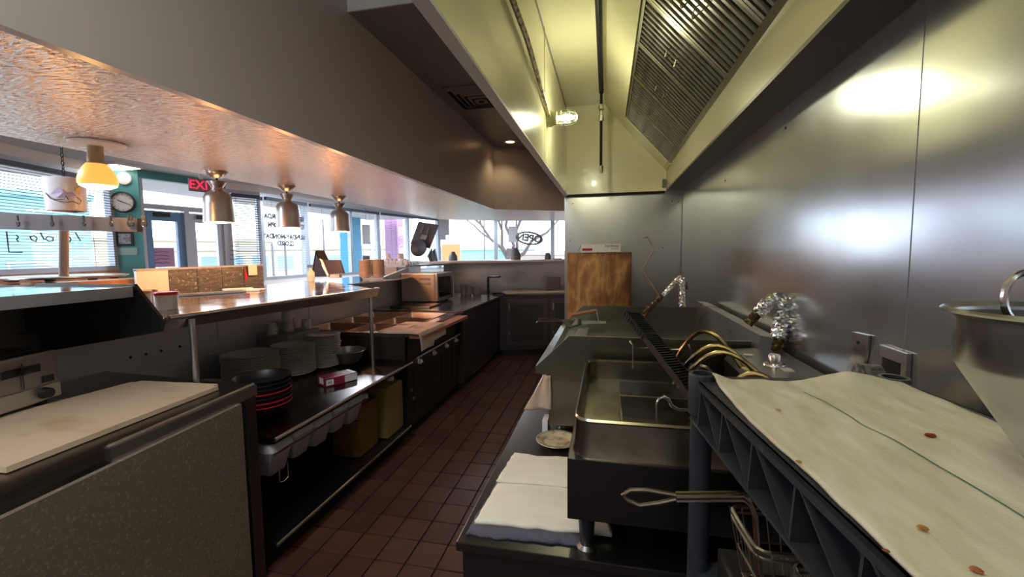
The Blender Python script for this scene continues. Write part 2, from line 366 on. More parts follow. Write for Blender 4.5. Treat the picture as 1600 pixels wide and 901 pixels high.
block('low_brown_building', (v.x, v.y), R(60), 18, 5, 4.2, mat('tan_block', (.36, .32, .24), .8), 'low tan building seen through the entrance doors', [(-4, -2.5, 1.0, 2.2), (-1, .5, 1.0, 2.2), (2, 3.5, 1.0, 2.2)])
v = at(735, 395, y=34)
block('teal_roofed_building', (v.x, v.y), R(-4), 8, 6, 3.0, mat('teal_render', (.20, .46, .44), .8), 'teal building behind the window left of the bare tree', [(-4, -2.6, 1, 2), (-1, .4, 1, 2), (2, 3.4, 1, 2)], mat('white_roof', (.45, .45, .45), .8))
v = at(858, 400, y=26)
block('brick_building', (v.x, v.y), R(2), 5, 5, 2.6, mat('pale_brick', (.44, .35, .31), .8), 'pale brick building behind the round OPEN sign', [(-2.0, -.9, 1, 2), (.6, 1.7, 1, 2)])
def column(px, w_, col, lab, x):
    v = at(px, 400, x=x)
    o = MB().box((v.x-w_/2, v.y-w_/2, -1.2), (v.x+w_/2, v.y+w_/2, 3.6)).obj('canopy_column', mat('column_'+str(px), col, .7), loc=(v.x, v.y, -1.2)); return tag(o, lab, 'column')
column(549, .42, (.03, .27, .46), 'bright blue column outside the side windows', -7.2)
column(617, .42, (.46, .24, .44), 'pink column outside the side windows', -6.6)
def curve_pts(p, q, bend, n=6, sd=0):
    p, q = Vector(p), Vector(q); rr = random.Random(sd)
    return [p.lerp(q, k/n)+Vector((rr.uniform(-1, 1), rr.uniform(-1, 1), rr.uniform(-.5, .5)))*bend*math.sin(PI*k/n) for k in range(n+1)]
tr = at(795, 400, y=15); T = thing('bare_tree', (tr.x, tr.y, -1.2), 'leafless tree standing outside the far windows', 'tree')
BARK = mat('bark', (.13, .10, .10), .9)
MB().tube([(tr.x, tr.y, -1.2), (tr.x-.03, tr.y, .9), (tr.x+.05, tr.y, 1.7)], [.17, .14, .12], 10).obj('trunk', BARK, T, 1)
rb = random.Random(3)
def limb(p, q, r, depth, m):
    pts = curve_pts(p, q, .07*(Vector(q)-Vector(p)).length, 5, rb.random()); m.tube(pts, [r*(1-.13*k) for k in range(6)], 6)
    if depth:
        for k in range(3 if depth > 1 else 4):
            s = Vector(pts[rb.randint(2, 5)]); dr = (Vector(q)-Vector(p)).normalized(); l = (Vector(q)-Vector(p)).length*.62
            e = s+(dr+Vector((rb.uniform(-.9, .9), rb.uniform(-.5, .5), rb.uniform(-.3, .6)))).normalized()*l
            limb(s, e, r*.5, depth-1, m)
for (dx, dz) in ((-1.9, 2.2), (-.9, 2.9), (.1, 3.3), (1.0, 2.7), (2.0, 1.7)):
    m_ = MB(); limb((tr.x+.03, tr.y, 1.2), (tr.x+dx, tr.y+rb.uniform(-.6, .6), 1.3+dz), .07, 3, m_); m_.obj('branch', BARK, T, 1)
for px, y, h, lab in ((507, 22, 3.6, 'thin lamp post across the street, behind the second heat lamp'), (757, 26, 5.2, 'tall thin pole outside between the teal building and the tree'), (426, 17, 2.1, 'left one of two short posts before the beige shop'), (446, 17, 2.1, 'right one of two short posts before the beige shop')):
    v = at(px, 400, y=y); tag(MB().tube([(v.x, v.y, -1.2), (v.x, v.y, h)], .05, 6).obj('street_pole', mat('pole_grey', (.10, .10, .11), .6)), lab, 'pole')
v = at(703, 398, y=24); t = thing('roadside_sign', (v.x, v.y, -1.2), 'orange and green roadside sign outside the corner window', 'sign')
MB().box((v.x-.5, v.y, 1.0), (v.x+.6, v.y+.15, 2.1)).obj('upper_panel', mat('sign_orange', (.45, .17, .05), .5), t); MB().box((v.x-.3, v.y, .1), (v.x+.6, v.y+.15, .9)).obj('lower_panel', mat('sign_green', (.05, .28, .12), .5), t)
MB().box((v.x, v.y+.02, -1.2), (v.x+.1, v.y+.1, 1.0)).obj('post', BLACK, t)
v = at(728, 404, y=16); t = thing('parked_car', (v.x, v.y, -1.2), 'pale blue car parked in front of the teal building', 'car')
cb = [(-2.1, .35), (-2.1, .75), (-1.4, .9), (-.8, 1.35), (.7, 1.35), (1.3, .95), (2.1, .85), (2.1, .35)]
MB().poly([(v.x+a, v.y-.8, b-1.1) for a, b in cb], (0, 1.6, 0)).obj('body', mat('car_paint', (.25, .30, .36), .3), t)
MB().poly([(v.x+a, v.y-.82, b-1.1) for a, b in ((-1.2, .92), (-.75, 1.28), (.62, 1.28), (1.1, .95))], (0, 1.64, 0)).obj('side_window', mat('car_glass', (.03, .04, .05), .1), t)
for s in (-1.3, 1.3): MB().lathe([(0, 0), (.3, 0), (.3, .2), (0, .2)], (v.x+s, v.y-.84, -.9), 16, Matrix.Rotation(-PI/2, 4, 'X')).obj('wheel', BLACK, t)

# ================================================================ RIGHT SIDE
# ---- exhaust hood
hx, HB = -.42, 2.15
H = thing('exhaust_hood', (.15, 2.5, HB), 'long exhaust hood painted cream inside above the griddle and fryer', 'hood')
Y0, Y1 = -.6, 4.6
MB().box((hx-.02, Y0, HB), (hx, Y1, 3.08)).obj('front_panel', CREAM, H)
MB().box((hx-.03, Y0, HB-.012), (hx+.012, Y1, HB)).obj('drip_edge', WHITEP, H)
MB().box((hx, 2.98, HB), (hx+.004, 2.995, 3.06)).obj('panel_joint', CREAM, H)
MB().box((hx, Y0, 3.04), (-.03, Y1, 3.07)).obj('top_panel', CREAM, H)
MB().poly([(hx, Y1, HB), (.735, Y1, HB), (.735, Y1, 3.07), (hx, Y1, 3.07)], (0, .03, 0)).obj('end_panel', CREAM, H)
MB().poly([(-.05, Y0, 3.06), (-.03, Y0, 3.08), (.175, Y0, 2.82), (.155, Y0, 2.80)], (0, Y1-Y0, 0)).obj('slope_panel', CREAM, H)
MB().poly([(.155, 4.3, 2.8), (.175, 4.3, 2.82), (.585, 4.3, 2.37), (.565, 4.3, 2.35)], (0, .3, 0)).obj('filler_panel', CREAM, H)
MB().poly([(.54, Y0, 2.37), (.565, Y0, 2.40), (.59, Y0, 2.40), (.59, Y0, 2.165), (.57, Y0, 2.165), (.57, Y0, 2.36)], (0, Y1-Y0, 0)).obj('grease_trough', mat('trough_paint', (.50, .49, .38), .28, .5), H)
MB().box((.57, Y0, HB), (XW-.004, Y1, HB+.015)).obj('rear_skirt', DARKST, H)
MB().box((.60, Y0, 2.9), (XW-.01, Y1, 2.92)).obj('rear_cap', DARKST, H)
MB().box((hx, Y1-.004, HB-.02), (.56, Y1+.03, HB+.0)).obj('end_lip', BLACKIRON, H)
MB().box((.53, 4.56, 2.18), (.56, 4.59, 2.26)).obj('latch', DARKST, H)
# baffle filters: 0.5 m wide, baffles run down the slope
S0, S1 = Vector((.165, 0, 2.805)), Vector((.56, 0, 2.365)); sd = (S1-S0); SL = sd.length; sd.normalize(); sn = Vector((-sd.z, 0, sd.x)); sn = sn if sn.z < 0 else -sn
BAF = mat('baffle_steel', (.17, .16, .14), .32, 1, mix=((.07, .06, .05), (9, 9, 9), .4, .7))
FRM = mat('filter_frame', (.30, .28, .23), .35, 1)
MB().poly([S0-sn*.06+Vector((0, Y0, 0)), S1-sn*.06+Vector((0, Y0, 0)), S1-sn*.07+Vector((0, Y0, 0)), S0-sn*.07+Vector((0, Y0, 0))], (0, 4.3-Y0, 0)).obj('plenum_back', VOID, H)
FM = lambda y: Matrix(((sd.x, 0, sn.x, S0.x), (sd.y, 1, sn.y, y), (sd.z, 0, sn.z, S0.z), (0, 0, 0, 1)))
fy = 3.80; f0 = None; k = 0
while fy > .2:
    M = FM(fy)
    if f0 is None:
        m_ = MB()
        for a, b in (((0, .003, -.03), (SL, .022, 0)), ((0, .478, -.03), (SL, .497, 0)), ((0, .022, -.03), (.02, .478, 0)), ((SL-.02, .022, -.03), (SL, .478, 0))): m_.box(a, b, M)
        f0 = m_.obj('baffle_filter', FRM, H)
        b0 = MB().poly([(.01, .026, -.03), (.01, .031, -.004), (.01, .050, -.004), (.01, .055, -.03), (.01, .050, -.03), (.01, .047, -.009), (.01, .034, -.009), (.01, .031, -.03)], (SL-.02, 0, 0), M).obj('baffle', BAF, f0)
        for q in range(1, 9): clone(b0, (0, .0522*q, 0))
        hn = MB()
        hp_ = [(SL*.42, .2, 0), (SL*.42-.01, .2, .03), (SL*.42, .24, .045), (SL*.42, .28, .03), (SL*.42, .28, 0)]
        hn.tube([M @ Vector(p) for p in hp_], .003, 6).tube([M @ (Vector(p)+Vector((.07, 0, 0))) for p in hp_], .003, 6).obj('bail_handle', FRM, f0)
    else:
        c = f0.copy(); C.objects.link(c); c.location = f0.location+Vector((0, fy-3.80, 0))
        for ch in f0.children: e = ch.copy(); C.objects.link(e); e.parent = c
    fy -= .5
# ---- hood lamp, conduit, suppression pipe
b = at(868, 185, x=-.36); b.x = hx
Lm = thing('hood_lamp', (hx, b.y, b.z), 'lit wire-caged jar lamp on the cream inner wall of the hood', 'lamp')
M = fr3(b, (0, 1, 0), (0, 0, 1), (1, 0, 0))
MB().lathe([(0, 0), (.055, 0), (.055, .03), (.045, .045), (.045, .07), (0, .07)], (0, 0, 0), 20).move(M).obj('base', mat('lamp_base', (.42, .40, .25), .4, .4), Lm, 1)
GL = glassy('jar_glass', (.95, 1, .85), .12)
MB().lathe([(.035, .07), (.042, .09), (.043, .15), (.036, .18), (.02, .195), (0, .2)], (0, 0, 0), 20).move(M).obj('glass_jar', GL, Lm, 1)
MB().lathe([(.012, .07), (.014, .1), (.027, .125), (.024, .15), (0, .165)], (0, 0, 0), 16).move(M).obj('bulb', mat('hood_bulb', (1, 1, .8), .4, emit=((1, .98, .62), 25)), Lm, 1)
for q in range(6):
    a = 2*PI*q/6; MB().tube([M @ Vector((math.cos(a)*r, math.sin(a)*r, z)) for r, z in ((.048, .06), (.052, .1), (.052, .16), (.04, .195), (.015, .21))], .0022, 5).obj('guard_wire', WIRE, Lm)
for z, r in ((.1, .052), (.155, .052)): MB().tube([M @ Vector((math.cos(2*PI*q/20)*r, math.sin(2*PI*q/20)*r, z)) for q in range(21)], .0022, 5).obj('guard_ring', WIRE, Lm)
point('hood_lamp_light', M @ Vector((0, 0, .235)), 7.5, (1, .97, .66), .03, parent=Lm)
for ch in [Lm]:
    L2 = dup(Lm, (hx, .35, 2.64), 'second caged jar lamp nearer the camera on the hood wall')
    for c_ in L2.children:
        if c_.type == 'LIGHT': c_.data = c_.data.copy(); c_.data.energy = 6.5; c_.data.shadow_soft_size = .12
tag(MB().tube([(hx+.02, -.3, 2.64), (hx+.02, 1.2, 2.63), (hx+.022, 2.2, 2.61), (hx+.02, b.y-.1, b.z+.02), (hx+.02, b.y-.03, b.z)], .014, 8).obj('conduit', mat('rusty_conduit', (.35, .27, .14), .5, .3, mix=((.08, .05, .03), (30, 30, 30), .5, .6)), None, 1), 'stained pipe running along the hood wall to the caged lamp', 'pipe')
t = thing('suppression_pipe', (-.06, 4.0, 2.95), 'dark suppression pipe hanging down the middle of the hood', 'pipe')
MB().tube([(-.052, .4, 2.93), (-.06, 4.0, 2.95)], .021, 10).obj('main_pipe', BLACKIRON, t, 1)
MB().tube([(-.06, 4.0, 2.97), (-.06, 4.0, 2.30)], .012, 8).obj('drop_pipe', BLACKIRON, t, 1)
MB().lathe([(0, 0), (.022, 0), (.022, .05), (.014, .06), (.014, .09), (.024, .1), (.024, .14), (0, .14)], (-.06, 4.0, 2.70), 6).obj('coupling', WIRE, t)
MB().lathe([(0, 0), (.012, 0), (.018, .03), (.018, .06), (.01, .07), (0, .07)], (-.055, 4.0, 2.25), 8).obj('nozzle', WIRE, t)
# ---- griddle
G = thing('flat_top_griddle', (.15, 2.65, .65), 'wide steel flat top griddle with raised splash walls beside the fryer', 'griddle')
gy0, gy1 = 2.05, 3.26
prof = [(-.34, .96), (-.34, .99), (-.175, 1.15), (.645, 1.15), (.645, .93), (-.275, .93), (-.275, .955)]
for y in (gy0, gy1-.012): MB().poly([(x, y, z) for x, z in prof], (0, .012, 0)).obj('side_splash', GRIDST, G)
MB().box((-.125, gy0+.012, .99), (.62, gy1-.012, 1.02)).obj('cooking_plate', mat('seasoned_plate', (.14, .13, .10), .3, 1, mix=((.08, .07, .05), (5, 3, 5), .4, .8)), G)
MB().poly([(-.34, gy0+.012, .97), (-.34, gy0+.012, .995), (-.30, gy0+.012, .995), (-.285, gy0+.012, .955), (-.22, gy0+.012, .955), (-.20, gy0+.012, .985), (-.125, gy0+.012, .99), (-.125, gy0+.012, .93), (-.27, gy0+.012, .93)], (0, gy1-gy0-.024, 0)).obj('front_trough', STEEL, G)
MB().poly([(.615, gy0-.10, 1.02), (.625, gy0-.10, 1.195), (.70, gy0-.10, 1.185), (.70, gy0-.10, 1.02)], (0, gy1-gy0+.1, 0)).obj('rear_splash', STEEL, G)
MB().box((-.277, gy0+.01, .70), (.64, gy1-.01, .93), bev=.006).obj('body', mat('griddle_body', (.22, .20, .17), .36, 1), G)
for x in (-.21, .55):
    for y in (gy0+.08, gy1-.1): MB().lathe([(.028, .005), (.028, .01), (.018, .015), (.022, .055)], (x, y, .65), 14).obj('leg', STEEL, G)
for q in range(3): MB().lathe([(0, 0), (.022, 0), (.018, .03), (0, .03)], (-.277, gy0+.25+q*.36, .85), 14, Matrix.Rotation(-PI/2, 4, 'Y')).obj('knob', BLACK, G)
# ---- chef base under both
B = thing('chef_base', (0, 2.25, 0), 'low steel chef base that carries the fryer and griddle', 'chef base')
MB().box((-.457, 1.21, .62), (.46, 3.36, .65), bev=.004).obj('top', mat('chefbase_top', (.19, .185, .18), .3, 1), B)
MB().box((-.44, 1.225, .08), (.45, 3.34, .62)).obj('body', DARKST, B)
for q in range(4): 
    dw = MB().box((-.455, 1.28+(q % 2)*1.02, .12+(q//2)*.25), (-.44, 2.26+(q % 2)*1.02, .35+(q//2)*.25)).obj('drawer', STEEL, B); MB().tube([(-.475, 1.5+(q % 2)*1.02, .31+(q//2)*.25), (-.475, 2.0+(q % 2)*1.02, .31+(q//2)*.25)], .008, 6).obj('handle', STEEL, dw)
for x in (-.38, .38):
    for y in (1.3, 3.25): MB().lathe([(.03, 0), (.03, .08)], (x, y, 0), 12).obj('caster', BLACK, B)
# ---- fryer
Fy = thing('countertop_fryer', (.2, 1.6, .65), 'double countertop fryer with an open rounded steel tank', 'fryer')
fy0, fy1 = 1.22, 2.0
MB().box((-.11, fy0, .765), (.68, fy1, .95), bev=.003).obj('body', mat('fryer_body', (.13, .125, .12), .33, 1), Fy)
for x, y in ((-.055, 1.26), (.6, 1.26), (-.055, 1.95), (.6, 1.95)): MB().lathe([(.030, 0), (.030, .01), (.020, .02), (.026, .115)], (x, y, .65), 16).obj('leg', DARKST, Fy, 1)
def rrect(x0, y0, x1, y1, r, z, n=6):
    o = []
    for cx, cy_, a0 in ((x1-r, y1-r, 0), (x0+r, y1-r, 90), (x0+r, y0+r, 180), (x1-r, y0+r, 270)):
        for k in range(n+1): a = R(a0+90*k/n); o.append((cx+r*math.cos(a), cy_+r*math.sin(a), z))
    return o
def loft(m, loops):
    rs = [[m.b.verts.new(p) for p in l] for l in loops]; n = len(rs[0])
    for a, c in zip(rs, rs[1:]):
        for k in range(n): m.b.faces.new((a[k], a[(k+1) % n], c[(k+1) % n], c[k]))
    return m, rs
tx0, tx1, ty0, ty1 = -.088, .42, 1.245, 1.97
m_, rs = loft(MB(), [rrect(tx0-.012, ty0-.012, tx1+.012, ty1+.012, .06, .95), rrect(tx0-.006, ty0-.006, tx1+.006, ty1+.006, .055, .97), rrect(tx0, ty0, tx1, ty1, .05, 1.05), rrect(tx0-.005, ty0-.005, tx1+.005, ty1+.005, .055, 1.056), rrect(tx0, ty0, tx1, ty1, .05, 1.062), rrect(tx0+.008, ty0+.008, tx1-.008, ty1-.008, .045, 1.054),
     rrect(tx0+.012, ty0+.012, tx1-.012, ty1-.012, .045, .975)])
m_.b.faces.new(rs[-1]); m_.obj('tank', GREASE, Fy, 1)
MB().box((.05, ty0+.03, .9765), (.40, ty1-.05, .979)).obj('oil_well', mat('burnt_oil', (.012, .008, .005), .15), Fy)
MB().box((.048, ty0+.03, .977), (.054, ty1-.05, .995)).obj('well_edge', GREASE, Fy)
MB().box((.05, 1.60, .977), (.40, 1.615, 1.02)).obj('well_divider', GREASE, Fy)
hd = MB().poly([(.50, 1.50, .95), (.50, 1.50, 1.08), (.535, 1.50, 1.125), (.70, 1.50, 1.14), (.70, 1.50, .95)], (0, .50, 0)).obj('control_head', mat('head_steel', (.30, .30, .31), .3, 1), Fy)
def rot_knob(x, y, z, s=1, par=None):
    k1 = MB().lathe([(0, .0), (.038*s, 0), (.036*s, .006), (.022*s, .008), (.020*s, .035), (.017*s, .04), (0, .04)], (x, y, z), 20).obj('knob', WIRE, par, 1)
rot_knob(.60, 1.72, 1.13, 1, hd)
MB().box((.60, 1.62, 1.131), (.63, 1.66, 1.136)).obj('label_plate', WHITEPL, hd)
MB().box((.545, 1.86, 1.128), (.575, 1.89, 1.131)).obj('label_plate', WHITEPL, hd)
MB().box((.50, 1.55, 1.06), (.52, 1.66, 1.13)).obj('hinge_plate', STEEL, hd)
for k, (yy, h, x0, x1) in enumerate(((1.90, 1.215, .27, .52), (1.72, 1.195, .26, .54), (1.68, 1.18, .27, .55), (1.50, 1.155, .36, .56), (1.46, 1.14, .37, .57), (1.33, 1.11, .44, .60))):
    pts = []
    for s in range(13):
        u = s/12; x = x0+(x1-x0)*u; z = 1.03+(1.085-1.03)*u+(h-1.05)*math.sin(PI*min(1, u**.9)); pts.append((x, yy-.10*u+.03*(1-u), z))
    MB().tube(pts, .0085, 8).obj('heating_element', BRASS, Fy, 1)
tag(MB().tube([(.142, 1.262, 1.045), (.142, 1.262, 1.115), (.148, 1.262, 1.13), (.16, 1.262, 1.137), (.173, 1.262, 1.13), (.182, 1.262, 1.112), (.20, 1.264, 1.102), (.30, 1.27, 1.10)], .0045, 8).obj('basket_hanger', WIRE, None, 1), 'bent wire basket hanger on the near rim of the fryer tank', 'hanger')
tag(MB().tube([(.117, 1.955, 1.03), (.113, 1.955, 1.14), (.10, 1.95, 1.155), (.12, 1.955, 1.125), (.29, 1.955, 1.122), (.31, 1.955, 1.125), (.325, 1.955, 1.148), (.345, 1.955, 1.145), (.355, 1.955, 1.12), (.35, 1.955, 1.03)], .004, 8).obj('basket_hanger', WIRE, None, 1), 'bent wire basket hanger at the griddle side of the fryer tank', 'hanger')
# grate leaning in the tank
A0, B0 = Vector((.08, 1.95, 1.285)), Vector((.283, 1.47, 1.057)); wv = Vector((.068, .11, -.018))
ax = (B0-A0); gl = ax.length; nrm = ax.cross(wv).normalized(); nrm = nrm if nrm.z > 0 else -nrm
t = thing('leaning_grate', tuple(B0), 'black ribbed iron grate leaning in the fryer tank', 'grate')
Mg = fr3(A0, ax, wv, nrm); wl_ = wv.length
Mg = Matrix(((ax.normalized().x, wv.normalized().x, nrm.x, A0.x), (ax.normalized().y, wv.normalized().y, nrm.y, A0.y), (ax.normalized().z, wv.normalized().z, nrm.z, A0.z), (0, 0, 0, 1)))
m_ = MB()
for a, c in (((0, 0, -.016), (gl, .010, .004)), ((0, wl_-.01, -.016), (gl, wl_, .004)), ((0, 0, -.016), (.012, wl_, .004)), ((gl-.012, 0, -.016), (gl, wl_, .004))): m_.box(a, c, Mg)
m_.obj('frame', BLACKIRON, t)
r0 = MB().box((.02, .009, -.010), (.026, wl_-.009, .003), Mg).obj('rib', BLACKIRON, t)
d_ = ax.normalized()
for k in range(1, 36): clone(r0, d_*(.0148*k))
for k in range(9): MB().tube([A0+d_*(.01+k*.022)-wv.normalized()*.012+nrm*.004, A0+d_*(.018+k*.022)-wv.normalized()*.012-nrm*.012], .003, 5).obj('tooth', BLACKIRON, t)
# ---- towels and plate on the chef base
def sheet(pts4, z, th, amp, nu=24, nv=24, sc=9, sd=0, edge=.006):
    A, B_, C_, D = [Vector((*p, 0)) for p in pts4]
    def f(u, v):
        e = Vector((noise.noise(Vector((u*9+sd, v*9, 3))), noise.noise(Vector((u*9, v*9+sd, 8))), 0))*edge
        p = (A*(1-u)+B_*u)*(1-v)+(D*(1-u)+C_*u)*v+e
        h = noise.noise(Vector((p.x*sc+sd, p.y*sc, 1)))*amp
        ed = min(u, v, 1-u, 1-v); h -= max(0, .04-ed)*th*8
        return (p.x, p.y, z+th+h)
    return MB().grid(f, nu, nv, th)
z = .651
mt = tag(sheet([(-.435, 1.245), (-.07, 1.265), (-.10, 1.83), (-.40, 1.80)], z, .012, .002, sd=4, edge=.016).obj('fuzzy_mat', MATC, None, 2), 'dark fuzzy grey mat under the white towel on the chef base', 'mat')
tw = tag(sheet([(-.42, 1.29), (.02, 1.31), (-.02, 1.77), (-.385, 1.76)], z+.015, .014, .007, 40, 40, sd=2).obj('folded_towel', CLOTH, None, 2), 'white folded kitchen towel in front of the fryer', 'towel')
sheet([(-.405, 1.52), (.01, 1.54), (-.02, 1.76), (-.385, 1.745)], z+.034, .010, .006, 30, 24, sd=7).obj('upper_fold', CLOTH, tw, 2)
PLP = [(0, .004), (.55, .004), (.62, .0), (.66, .004), (.70, .012), (.985, .0195), (1, .0215), (.985, .0235), (.70, .017), (.62, .009), (0, .008)]
def plate_mb(r, c=(0, 0, 0), n=32, h=1.0):
    m = MB().lathe([(a*r, b*h) for a, b in PLP], c, n)
    for f in m.b.faces:
        d = math.hypot(f.calc_center_median().x-c[0], f.calc_center_median().y-c[1])/r
        pass
    return m
def plate(name, r, loc, label, cat='plate', group=None, mm=CERAM, rimm=CERAMR):
    t = thing(name, loc, label, cat, group)
    plate_mb(r, loc).obj('dish', mm, t, 1)
    MB().tube([(loc[0]+math.cos(2*PI*k/32)*r*.92, loc[1]+math.sin(2*PI*k/32)*r*.92, loc[2]+.0222) for k in range(33)], .0016, 5, False).obj('rim_band', rimm, t)
    return t
pt = plate('drip_plate', .10, (-.225, 1.965, .652), 'oil-stained round plate catching drips under the griddle corner', mm=mat('oily_plate', (.55, .45, .28), .25, mix=((.22, .12, .03), (30, 30, 30), .5, .75)))
ct = MB().grid(lambda u, v: tuple(Vector((-.262-(.035+.10*v)*u, 2.035+.02*u+.008*math.sin(u*9+v*4), .955-.165*v-.02*u*v)) ), 14, 12); 
tag(ct.obj('hanging_cloth', KRAFT, None, 2), 'tan cloth draped on the front of the griddle', 'cloth')
bpy.context.view_layer.update()
o = bpy.data.objects['hanging_cloth']; md = o.modifiers.new('s', 'SOLIDIFY'); md.thickness = .006
tag(MB().box((-.310, 2.06, .652), (-.282, 2.15, .72), bev=.004).obj('paper_box', WHITEPL), 'small white packet standing behind the tan cloth', 'packet')
# ---- utensils on the griddle
def bar(m, p, q, w_, h):
    p, q = Vector(p), Vector(q); d = (q-p).normalized(); s = d.cross(Vector((0, 0, 1))).normalized()*w_/2
    return m.poly([p-s, p+s, q+s, q-s], (0, 0, h))
t = thing('wood_handled_turner', (-.12, 3.0, 1.03), 'wooden handled turner lying on the griddle corner', 'spatula')
MB().tube([at(893, 492, y=3.0), at(932, 485, y=3.02)], .012, 10).obj('handle', mat('turner_wood', (.35, .12, .05), .5), t, 1)
p = at(908, 497, y=3.0); MB().box((p.x, p.y-.03, 1.06), (p.x+.17, p.y+.07, 1.064)).obj('blade', STEEL, t)
MB().tube([at(932, 485, y=3.02), at(934, 495, y=3.02), (p.x+.12, p.y+.02, 1.066)], .005, 6).obj('shank', STEEL, t)
t = thing('burger_press', (-.25, 2.9, 1.03), 'dark metal scraper lying against the far griddle corner', 'scraper')
q = [at(877, 501, y=2.85), at(902, 497, y=2.85), at(907, 508, y=2.80), at(889, 513, y=2.75)]
MB().poly(q, (0, 0, .006)).obj('blade', DARKST, t); MB().tube([at(905, 499, y=2.82), at(906, 507, y=2.8)], .012, 8).obj('knob', BLACK, t, 1)
t = thing('tongs', (-.35, 3.0, 1.0), 'steel tongs sticking out over the aisle from the griddle corner', 'tongs')
MB().tube([at(842, 500, y=3.05), at(842, 497, y=3.05), at(880, 499, y=3.0)], .006, 6).obj('arm', WIRE, t); MB().tube([at(838, 504, y=3.02), at(840, 502, y=3.02), at(880, 501, y=2.98)], .006, 6).obj('arm', WIRE, t)
# ---- plywood board, carton, thin lever arm
PLY = bpy.data.materials.new('plywood'); PLY.use_nodes = True; N = PLY.node_tree.nodes; Lk = PLY.node_tree.links; bs = N['Principled BSDF']; bs.inputs['Roughness'].default_value = .45
tc = N.new('ShaderNodeTexCoord'); mp = N.new('ShaderNodeMapping'); mp.inputs['Scale'].default_value = (3.2, 1, 1.1); nz_ = N.new('ShaderNodeTexNoise'); nz_.inputs['Scale'].default_value = 1.5; nz_.inputs['Detail'].default_value = 4
mu = N.new('ShaderNodeMath'); mu.operation = 'MULTIPLY'; mu.inputs[1].default_value = 5.5; fr_ = N.new('ShaderNodeMath'); fr_.operation = 'FRACT'
cr = N.new('ShaderNodeValToRGB'); e = cr.color_ramp.elements; e[0].color = (.50, .26, .09, 1); e[1].color = (.60, .34, .13, 1); e.new(.5).color = (.28, .11, .03, 1)
Lk.new(tc.outputs['Object'], mp.inputs[0]); Lk.new(mp.outputs[0], nz_.inputs['Vector']); Lk.new(nz_.outputs[0], mu.inputs[0]); Lk.new(mu.outputs[0], fr_.inputs[0]); Lk.new(fr_.outputs[0], cr.inputs[0])
n2 = N.new('ShaderNodeTexNoise'); n2.inputs['Scale'].default_value = 3.2; Lk.new(tc.outputs['Object'], n2.inputs['Vector']); sx = N.new('ShaderNodeSeparateXYZ'); Lk.new(tc.outputs['Object'], sx.inputs[0])
ad = N.new('ShaderNodeMath'); ad.operation = 'ADD'; Lk.new(n2.outputs[0], ad.inputs[0]); m2 = N.new('ShaderNodeMath'); m2.operation = 'MULTIPLY'; m2.inputs[1].default_value = 1.0; Lk.new(sx.outputs[0], m2.inputs[0]); Lk.new(m2.outputs[0], ad.inputs[1])
mr = N.new('ShaderNodeMapRange'); mr.inputs[1].default_value = .50; mr.inputs[2].default_value = .80; Lk.new(ad.outputs[0], mr.inputs[0])
mx = N.new('ShaderNodeMix'); mx.data_type = 'RGBA'; mx.inputs[7].default_value = (.08, .025, .012, 1); Lk.new(mr.outputs[0], mx.inputs[0]); Lk.new(cr.outputs[0], mx.inputs[6]); Lk.new(mx.outputs[2], bs.inputs['Base Color'])
p0, p1 = at(886, 395, y=4.40), at(987, 394, y=4.40)
tag(MB().box((p0.x, 4.40, 0), (p1.x, 4.42, p0.z)).obj('plywood_board', PLY), 'grease-darkened plywood board standing behind the griddle', 'board')
c0, c1 = at(908, 382, y=4.36), at(970, 393, y=4.36)
t = thing('foil_sheet_carton', ((c0.x+c1.x)/2, 4.43, p0.z+.001), 'white carton with a red label lying on top of the plywood board', 'box')
bz = p0.z+.002
MB().box((c0.x, 4.37, bz), (c1.x, 4.47, bz+.082), bev=.002).obj('carton', WHITEPL, t)
MB().poly([(c0.x-.03, 4.38, bz+.02), (c0.x, 4.37, bz+.08), (c0.x, 4.46, bz+.08), (c0.x-.03, 4.45, bz+.02)], (0, 0, .003)).obj('flap', WHITEPL, t)
MB().box((c0.x+.01, 4.367, bz+.018), (c0.x+.11, 4.3695, bz+.042)).obj('red_band', REDP, t)
Mt = lambda x, z_: fr3((x, 4.3675, z_), (1, 0, 0), (0, 0, 1), (0, -1, 0))
text_mesh('Foil Sheets', .030, Mt(c1.x-.085, bz+.062)).obj('lettering', BLACK, t)
text_mesh('12 x 10.75', .016, Mt(c1.x-.06, bz+.035)).obj('lettering', BLACK, t)
t = thing('lever_arm', tuple(at(1031, 465, y=3.25)), 'thin zigzag jointed rod rising above the far foil-wrapped pipe', 'rod')
pp = [at(1031, 465, y=3.25), at(1003, 422, y=3.25), at(1023, 388, y=3.25), at(1011, 369, y=3.25), at(1005, 371, y=3.25)]
for a, c in zip(pp, pp[1:]): MB().tube([a, c], .006, 6).obj('rod', mat('rod_metal', (.55, .45, .36), .35, .8), t)
